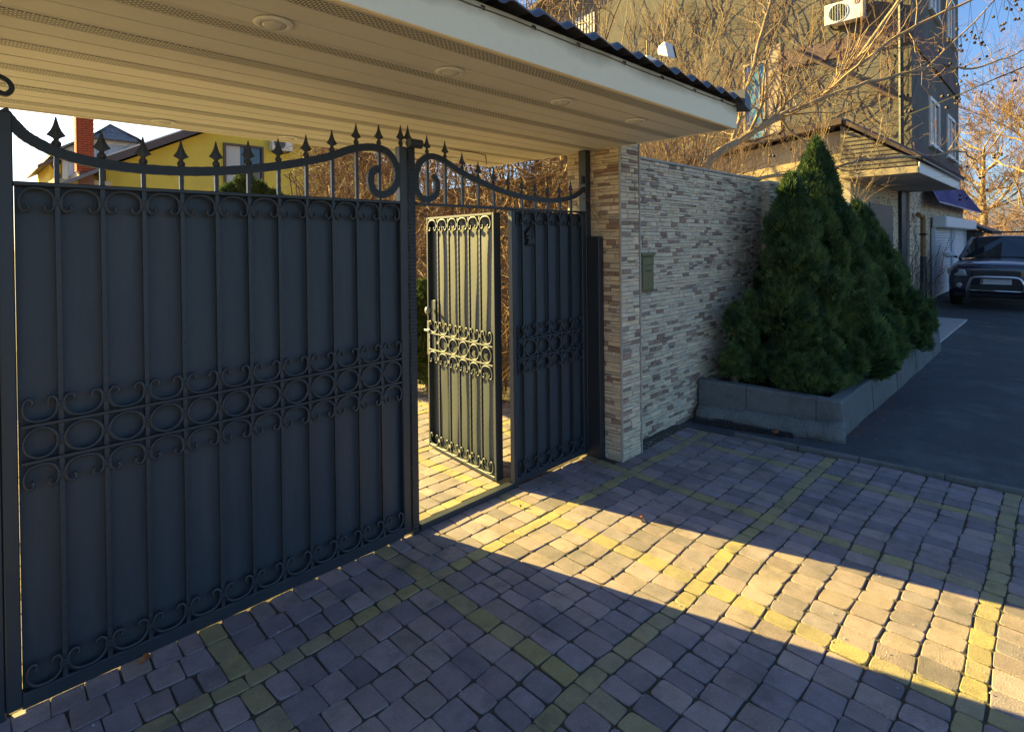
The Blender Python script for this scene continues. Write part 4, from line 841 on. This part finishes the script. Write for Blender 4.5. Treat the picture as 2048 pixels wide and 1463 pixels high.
MB().tube([(BX - .12, 5.54, 7.06), (BX - .12, 2.98, 5.15)], .05, 8).build('drain_pipe', M['brownpaint'], bb); MB().tube([(BX - .13, 3.0, 3.0), (BX - .13, 3.0, 10.8)], .06, 8).build('downpipe', M['black'], bb)
for x0, x1, z0, z1 in ((19.75, 21.4, 8.2, 9.7), (23.0, 24.6, 8.2, 9.7), (19.65, 21.3, 4.3, 5.7), (22.95, 24.6, 4.3, 5.7)): window(bb, 'y', x0, x1, z0, z1, 2.8, .1, .05, ((x0 + x1) / 2,), 'wgl', 'white', True)
for k in range(8): box('balcony_slat', M['white'], bb, BX - .06, BX - .02, 12.6 + k * .14, 12.66 + k * .14, 8.9, 10.3)
aircon('white air conditioner with red round emblem on the overgrown building', 'x', 3.77, 4.68, 7.45, 8.0, BX, .3, True, True)
rg = random.Random(71); cv = thing('wall_creeper', 'leafless creeper net clinging to the dark building wall', 'creeper', (BX, 6, 0)); a_ = MB()
for i in range(330):
    y = rg.uniform(2.9, 11.5); z = rg.uniform(2.5, 9.0); a = rg.uniform(.6, 2.5); q = []
    for k in range(7): q.append((BX - .03 - rg.uniform(0, .05), y, z)); a += rg.uniform(-.5, .5); y += .33 * math.cos(a); z += .33 * math.sin(a); y = max(y, 2.85)
    a_.tube(q, [.012 * (1 - k / 9) * rg.uniform(.5, 1.2) for k in range(7)], 3, False)
for i in range(900):
    y = rg.uniform(2.9, 11.5); z = rg.uniform(2.5, 9.5); p = Vector((BX - .03, y, z)); d = Vector((-rg.uniform(.1, .9), rg.uniform(-1, 1), rg.uniform(-.8, .6))); e = p + d.normalized() * rg.uniform(.2, .6)
    a_.tube([p, (p + e) / 2 + Vector((0, 0, rg.uniform(-.05, .1))), e], [.006, .004, .002], 3, False)
a_.build('stems', M['twig'], cv, kind='stuff')
# lean-to with cream wall and porch
an = thing('lean_to_house', 'low cream walled lean-to with white boarded porch roof beside the building', 'annex', (14, 4, 0))
m = MB(); m.loft([[(11.62, y, z) for y, z in ((2.95, 0), (6.6, 0), (6.6, 3.3), (2.95, 3.66))], [(BX - .01, y, z) for y, z in ((2.95, 0), (6.6, 0), (6.6, 3.3), (2.95, 3.66))]]).build('wall', M['cream'], an)
MB().loft([[(11.38, 2.9, 3.74), (11.38, 6.9, 3.32), (11.38, 6.9, 3.42), (11.38, 2.9, 3.86)], [(BX - .02, 2.9, 3.74), (BX - .02, 6.9, 3.32), (BX - .02, 6.9, 3.42), (BX - .02, 2.9, 3.86)]]).build('upper_roof', M['brownpaint'], an)
pr = MB().loft([[(11.40, 1.68, 2.93), (11.40, 2.88, 3.74), (11.40, 2.88, 3.82), (11.40, 1.68, 3.0)], [(16.3, 1.68, 2.93), (16.3, 2.88, 3.74), (16.3, 2.88, 3.82), (16.3, 1.68, 3.0)]]).build('porch_roof', M['brownpaint'], an)
for k in range(26): MB().tube([(11.45 + k * .19, 1.66, 2.985), (11.45 + k * .19, 2.85, 3.80)], .035, 6).build('roof_rib', M['rooftile'], pr)
box('front_fascia', M['white'], an, 11.44, 16.25, 1.75, 1.775, 2.745, 2.93, bv=.004); box('side_fascia', M['cream'], an, 11.42, 11.44, 1.776, 2.94, 2.75, 2.86, bv=.004)
for i in range(5): box('soffit_board', M['slab'], an, 11.445, 16.24, 1.78 + i * .235, 2.01 + i * .235, 2.752, 2.765)
m = MB(); m.add([(11.46, 1.80, 2.86), (11.46, 2.94, 2.86), (11.46, 2.94, 3.72), (11.46, 1.80, 2.95)], [(0, 1, 2, 3)]); m.add([(11.48, 1.80, 2.86), (11.48, 2.94, 2.86), (11.48, 2.94, 3.72), (11.48, 1.80, 2.95)], [(3, 2, 1, 0)]); gb = m.build('gable_mesh', M['meshgrey'], an)
for k in range(11): z = 2.89 + k * .075; ye = max(1.8, 1.8 + (z - 2.95) * 1.48); MB().tube([(11.452, ye, z), (11.452, 2.93, z)], .005, 4).build('mesh_wire', M['brownpaint'], gb)
cw = box('front_wall', M['mortar'], an, 11.6, 15.6, 2.82, 2.94, 0, 2.75)
place_stones(clad((11.6, 2.82, 0), (1, 0, 0), (0, -1, 0), 4.0, 2.75, 41), cw, 60)
box('window_recess', M['black'], an, 12.9, 14.95, 2.79, 2.80, .7, 2.37); box('corner_post', M['black'], an, 15.61, 16.2, 2.74, 2.9, 0, 2.75)
gw = thing('garage_wall', 'stone faced wall with white roller shutters beyond the porch', 'building', (21, 2.9, 0))
box('wall', M['mortar'], gw, 16.22, 25.85, 2.83, 2.99, 0, 3.0)
place_stones(clad((16.22, 2.83, 0), (1, 0, 0), (0, -1, 0), 9.6, 2.95, 42), gw, 40)
sh = box('shutter_box', M['shutter'], gw, 19.0, 25.9, 2.45, 2.78, 1.93, 2.24, bv=.03)
for x0, x1 in ((19.1, 22.1), (22.5, 25.4)):
    s = box('roller_shutter', M['shutter'], gw, x0, x1, 2.765, 2.79, 0, 1.93)
    for k in range(26): MB().loft([[(x0 + .02, 2.764, k * .074 + .01), (x0 + .02, 2.735, k * .074 + .03), (x0 + .02, 2.735, k * .074 + .06), (x0 + .02, 2.764, k * .074 + .072)], [(x1 - .02, 2.764, k * .074 + .01), (x1 - .02, 2.735, k * .074 + .03), (x1 - .02, 2.735, k * .074 + .06), (x1 - .02, 2.764, k * .074 + .072)]]).build('slat', M['shutter'], s)
    for x in (x0 - .06, x1 + .06): box('guide_rail', M['siding'], s, x - .06, x + .06, 2.70, 2.79, 0, 1.93)
pp = MB().tube([(16.9, 2.66, 0), (16.9, 2.66, 1.2)], .07, 8).build('pipe_lower', M['black'], gw); MB().tube([(16.9, 2.66, 1.2), (16.9, 2.66, 2.1), (16.88, 2.68, 2.2), (16.5, 2.7, 2.22)], .06, 8).build('gas_pipe', M['rust'], gw)
MB().box(16.75, 17.05, 2.58, 2.72, 1.72, 1.77).build('pipe_clamp', M['black'], gw)
aw = MB().loft([[(17.9, 2.79, 3.32), (17.5, 2.42, 2.58), (17.5, 2.42, 2.54), (17.9, 2.79, 3.26)], [(25.9, 2.79, 3.32), (27.2, 2.42, 2.58), (27.2, 2.42, 2.54), (25.9, 2.79, 3.26)]]).build('awning', M['purple'], gw)
for k in range(22):
    t = (k + .5) / 22; MB().tube([(17.9 + 8.0 * t, 2.785, 3.33), (17.5 + 9.7 * t, 2.41, 2.59)], .022, 5).build('awning_rib', M['purple'], aw)
gw.location.y -= .13
sd_ = thing('small_shed', 'dark roofed shed past the end of the shutter wall', 'shed', (28, 3, 0)); box('wall', M['stucco'], sd_, 26.2, 30, 2.5, 5, 0, 1.95); box('doorway', M['black'], sd_, 26.5, 28.3, 2.47, 2.495, 0, 1.6)
MB().loft([[(26.0, 1.9, 1.75), (26.0, 3.6, 2.55), (26.0, 5.4, 1.85), (26.0, 3.6, 2.68), (26.0, 1.9, 1.88)], [(30.2, 1.9, 1.75), (30.2, 3.6, 2.55), (30.2, 5.4, 1.85), (30.2, 3.6, 2.68), (30.2, 1.9, 1.88)]]).build('roof', M['black'], sd_)
# overhead cable
oc = MB().tube(smooth_path([(17.0, 3.0, 4.7), (14.5, 1.6, 4.55), (13.6, .7, 4.65), (13.0, -1.5, 5.2)], 6), .012, 5).build('overhead_cable', M['black'], None); tag(oc, 'thin black overhead cable running from the building across the sky', 'cable')

# ------------------------------------------------------------------ far bare trees
def far_tree(label, base, H, seed, mt):
    rg = random.Random(seed); t = thing('bare_tree', label, 'tree', base, 'bare trees beyond the car'); tk_, br_, tw_ = MB(), MB(), MB(); B0 = Vector(base)
    tk_.tube([B0, B0 + Vector((.2, .1, H * .25)), B0 + Vector((.1, .2, H * .5)), B0 + Vector((.3, .1, H * .8))], [.28, .22, .16, .05], 7)
    for i in range(20):
        z = H * rg.uniform(.18, .8); a = rg.uniform(0, 6.28); grow(br_, tw_, B0 + Vector((.15, .1, z)), Vector((math.cos(a), math.sin(a), rg.uniform(.3, .9))), H * rg.uniform(.3, .5), .075, 4, rg, .28, .2, 4, 5, .009, 3)
    tk_.build('trunk', M['bark'], t, True); br_.build('limbs', M['twig2'], t); tw_.build('crown', mt, t, kind='stuff')
far_tree('broad bare tree with golden lit twigs right of the building', (44, 1.0, 0), 10, 81, M['twig'])
far_tree('second bare tree at the right edge, farther behind the car', (52, -3.0, 0), 11, 82, M['twig'])
far_tree('bare tree half hidden by the building corner', (48, 3.8, 0), 9.5, 83, M['twig'])
rg = random.Random(90); sc = MB()
for i in range(6000):
    p = Vector((rg.uniform(38, 60), rg.uniform(-8, 6), rg.uniform(.1, 3.6))); d = Vector((rg.gauss(0, .7), rg.gauss(0, .7), rg.gauss(.5, .5))).normalized() * rg.uniform(.5, 1.4); sc.tube([p, p + d * .5 + Vector((rg.gauss(0, .1), rg.gauss(0, .1), 0)), p + d], [.014, .011, .006], 3, False)
o = sc.build('scrub', M['twig'], None, kind='stuff'); o['label'] = 'dense golden brown scrub filling the gap behind the car'; o['category'] = 'scrub'
# small bare shrub by the shutters
rg = random.Random(95); ss = thing('bare_sapling', 'small leafless sapling in front of the roller shutter', 'sapling', (11.6, 1.95, 0)); a_, b_ = MB(), MB()
for k in range(6): grow(a_, b_, Vector((11.6, 1.95, .15)), Vector((rg.uniform(-.5, .5), rg.uniform(-.5, .5), 1)), 1.0, .014, 2, rg, .2, .3, 3, 5, .004, 4)
a_.build('stems', M['brownpaint'], ss); b_.build('crown', M['brownpaint'], ss, kind='stuff')

# ------------------------------------------------------------------ parked car
CX, CY = 16.85, 1.17
car = thing('parked_car', 'dark blue off road car with chrome bull bar parked facing the camera', 'car', (CX, CY, 0)); WO[car.name] = Vector((0, 0, 0))
def sect(s, hw, zb, zt, crown=.02, sh=.9):
    h = [(0, zb), (hw * .82, zb), (hw * .97, zb + .08), (hw, zb + .2), (hw, zt - .26), (hw * .975, zt - .12), (hw * sh, zt - .04), (hw * .72, zt), (hw * .4, zt + crown), (0, zt + crown * 1.2)]
    return [(s, y, z) for y, z in h] + [(s, -y, z) for y, z in h[-2:0:-1]]
S = [(.0, .74, .34, .86, .0), (.03, .82, .32, .92, .01), (.10, .87, .30, .95, .02), (.28, .90, .28, .98, .03), (.6, .91, .28, 1.01, .035), (1.0, .92, .28, 1.04, .035), (1.4, .92, .28, 1.06, .02), (2.4, .92, .28, 1.06, 0), (3.8, .92, .28, 1.06, 0), (4.3, .90, .30, 1.02, 0), (4.4, .82, .4, .9, 0)]
body = MB().loft([sect(*q) for q in S]).build('body', M['carpaint'], car, True); sbm = body.modifiers.new('sub', 'SUBSURF'); sbm.levels = 1; sbm.render_levels = 2
def quadstrip(name, mt, pts, par=car, th=.012):
    m = MB(); n = (Vector(pts[1]) - Vector(pts[0])).cross(Vector(pts[-1]) - Vector(pts[0])).normalized() * th
    m.loft([[tuple(Vector(p)) for p in pts], [tuple(Vector(p) - n) for p in pts]]); return m.build(name, mt, par)
# greenhouse
wsb, wst = (1.30, .76, 1.075), (2.02, .60, 1.53)
box_roof = MB().loft([[(s, y, z) for y, z in ((-.62 * k, 1.53 + dz), (-.5 * k, 1.565 + dz), (0, 1.585 + dz), (.5 * k, 1.565 + dz), (.62 * k, 1.53 + dz), (.58 * k, 1.50 + dz), (-.58 * k, 1.50 + dz))] for s, k, dz in ((1.98, .97, -.03), (2.15, 1.0, 0), (3.2, 1.0, .01), (4.05, .98, -.01), (4.2, .93, -.05))]).build('roof', M['carpaint'], car, True)
quadstrip('windscreen', M['carglass'], [(1.30, .74, 1.08), (1.22, 0, 1.09), (1.30, -.74, 1.08), (2.02, -.58, 1.525), (1.97, 0, 1.555), (2.02, .58, 1.525)])
for sgn in (1, -1):
    MB().tube([(1.28, .785 * sgn, 1.04), (1.65, .70 * sgn, 1.29), (2.02, .61 * sgn, 1.535)], [.04, .034, .032], 8).build('pillar', M['carpaint'], car, True)
    quadstrip('side_window', M['carglass'], [(1.45, .83 * sgn, 1.06), (4.1, .83 * sgn, 1.06), (3.95, .63 * sgn, 1.5), (2.1, .63 * sgn, 1.5)][::sgn])
    hl = MB(); a = [(-.022, .52, .71), (-.005, .70, .70), (.12, .89, .73), (.17, .915, .80), (.12, .88, .87), (-.012, .56, .845)]
    hl.loft([[(s + .10, y * sgn * .97, z) for s, y, z in a], [(s - .012, y * sgn, z) for s, y, z in a], [(s - .024, (.70 + (y - .70) * .9) * sgn, .775 + (z - .775) * .86) for s, y, z in a]]); hl.build('headlight', M['lens'], car, True)
    MB().loft([[(-.01 + d, sgn * (.66 + r * math.cos(k * math.pi / 6)), .50 + r * math.sin(k * math.pi / 6)) for k in range(12)] for d, r in ((.06, .06), (-.005, .055), (-.01, .03))]).build('fog_lamp', M['lens'], car)
    mi = MB().loft([[(1.45 + d, sgn * (1.02 + k * math.cos(j * math.pi / 5) * .13), 1.13 + k * math.sin(j * math.pi / 5) * .075) for j in range(10)] for d, k in ((-.09, .45), (-.06, .9), (.0, 1.0), (.05, .9))]).build('mirror', M['siding'], car, True); MB().tube([(1.5, sgn * .86, 1.08), (1.48, sgn * .95, 1.10)], .03, 6).build('mirror_stalk', M['black'], mi)
    MB().tube([(2.1, sgn * .56, 1.60), (2.2, sgn * .56, 1.645), (3.9, sgn * .56, 1.645), (4.0, sgn * .56, 1.60)], .02, 6).build('roof_rail', M['rubber'], car)
    for s in (.85, 3.45):
        wv = MB(); n = 26; wv.loft([[(s + r * math.cos(k * 2 * math.pi / n), sgn * yy, .35 + r * math.sin(k * 2 * math.pi / n)) for k in range(n)] for yy, r in ((.66, .30), (.67, .345), (.72, .352), (.86, .352), (.915, .34), (.92, .25))]); wo = wv.build('wheel', M['rubber'], car, True)
        MB().loft([[(s + r * math.cos(k * 2 * math.pi / n), sgn * yy, .35 + r * math.sin(k * 2 * math.pi / n)) for k in range(n)] for yy, r in ((.90, .25), (.922, .24), (.915, .12), (.93, .05))]).build('rim', M['collar'], wo, True)
for s in (2.4, 3.3): MB().bbox(s - .03, s + .03, -.66, .66, 1.655, 1.685, b=.01).build('cross_bar', M['rubber'], car)
gl = MB().bbox(-.018, .08, -.42, .42, .70, .82, b=.01).build('grille', M['black'], car)
for k in range(3): MB().bbox(-.028, -.019, -.41, .41, .72 + k * .036, .73 + k * .036, b=.002).build('grille_bar', M['fan'], gl)
MB().bbox(-.006, .08, -.5, .5, .40, .52, b=.01).build('air_intake', M['black'], car)
MB().bbox(.0, .3, -.78, .78, .24, .34, b=.03).build('bumper_skirt', M['rubber'], car)
npl = MB().bbox(-.045, -.03, -.27, .27, .535, .66, b=.004).build('number_plate', M['plate'], car); MB().box(-.047, -.0455, .225, .262, .545, .60).build('plate_band', M['rust'], npl); MB().box(-.047, -.0455, .225, .262, .601, .652).build('plate_band', M['wglb'], npl)
bbp = [(-.02, .52, .18), (-.12, .50, .36), (-.15, .47, .54), (-.15, .43, .64), (-.15, .34, .685), (-.15, 0, .69), (-.15, -.34, .685), (-.15, -.43, .64), (-.15, -.47, .54), (-.12, -.50, .36), (-.02, -.52, .18)]
bu = MB().tube(smooth_path(bbp, 5), .036, 10).build('bull_bar', M['chrome'], car, True); MB().tube([(-.13, .48, .40), (-.13, -.48, .40)], .02, 8).build('lower_tube', M['chrome'], bu, True)
MB().tube(smooth_path([(1.12, .70, 1.075), (1.06, .3, 1.10), (1.05, 0, 1.105), (1.06, -.3, 1.10), (1.12, -.70, 1.075)], 4), .008, 5).build('bonnet_seam', M['black'], car)
MB().box(1.33, 4.1, -.72, .72, 1.0, 1.045).build('dashboard', M['rubber'], car)
for y in (.36, -.36): MB().bbox(2.3, 2.42, y - .22, y + .22, 1.0, 1.3, b=.05).build('seat', M['rubber'], car); MB().bbox(2.36, 2.44, y - .11, y + .11, 1.33, 1.47, b=.03).build('headrest', M['rubber'], car)

car.scale.z = 1.07
# ------------------------------------------------------------------ fallen leaves
rg = random.Random(99)
for x, y, s, lab in ((2.86, 1.80, .05, 'dead brown leaf lying on the shadow line of the paving'), (.52, 2.60, .05, 'dry orange leaf caught under the driveway gate'), (3.30, 2.57, .045, 'brown leaf lying at the foot of the fixed panel'), (3.39, 2.52, .05, 'curled leaf beside the steel cover'), (4.93, 1.78, .06, 'pale dry leaf in the drain by the planter'), (2.48, 2.42, .03, 'tiny leaf scrap on the sunlit paving by the doorway')):
    m = MB(); a = rg.uniform(0, 6.28); P = []
    for k in range(10):
        t = k * math.pi / 5; r = s * (.45 + .2 * math.cos(3 * t) + .1 * math.cos(t)); P.append((x + r * math.cos(t + a), y + r * .8 * math.sin(t + a), .018 + .010 * math.sin(2 * t)))
    k0 = len(P); m.add(P + [(x, y, .012)] + [(p[0], p[1], p[2] - .0012) for p in P] + [(x, y, .0108)], [(i, (i + 1) % 10, 10) for i in range(10)] + [(11 + (i + 1) % 10, 11 + i, 21) for i in range(10)] + [(i, 11 + i, 11 + (i + 1) % 10, (i + 1) % 10) for i in range(10)])
    tag(m.build('dead_leaf', M['deadleaf'], None, at=(x, y, .01)), lab, 'leaf', 'fallen leaves')

# ------------------------------------------------------------------ grit and plaster crumbs
rg = random.Random(123); m = MB()
for i in range(520):
    if i < 260: x = 3.85 + abs(rg.gauss(0, .45)); y = 2.46 - abs(rg.gauss(0, .22))
    else: x = rg.uniform(.3, 4.6); y = rg.uniform(.1, 2.5)
    if x > KX(y) - .06: continue
    q = rg.uniform(.0015, .0045) * (1 if i < 260 else .9); z = .004; m.add([(x - q, y - q * .6, z), (x + q * .8, y - q, z), (x + q, y + q * .7, z), (x - q * .6, y + q, z), (x, y, z + q * 1.3)], [(0, 1, 4), (1, 2, 4), (2, 3, 4), (3, 0, 4), (3, 2, 1, 0)])
o = m.build('grit', M['slab'], None, kind='stuff'); o['label'] = 'pale grit and crumbs scattered over the paving by the wall'; o['category'] = 'grit'
m = MB()
for i in range(700):                                   # leaf debris along the planter foot and road edge
    x = 5.3 + abs(rg.gauss(0, 1.6)); y = 1.33 - abs(rg.gauss(0, .10))
    if i % 3 == 0: t = rg.random(); p = A2 + (B2 - A2) * t * 1.3; x = p.x + rg.gauss(0, .05); y = p.y + rg.gauss(0, .03)
    q = rg.uniform(.004, .013); a = rg.uniform(0, 6.28); z = -.012 + rg.uniform(0, .012); c_, s_ = math.cos(a) * q, math.sin(a) * q
    m.add([(x + c_, y + s_, z), (x - s_ * .5, y + c_ * .5, z + .003), (x - c_, y - s_, z + .002), (x + s_ * .5, y - c_ * .5, z)], [(0, 1, 2, 3)])
o = m.build('leaf_litter', M['deadleaf'], None, kind='stuff'); o['label'] = 'dry leaf litter gathered along the planter foot'; o['category'] = 'leaf litter'
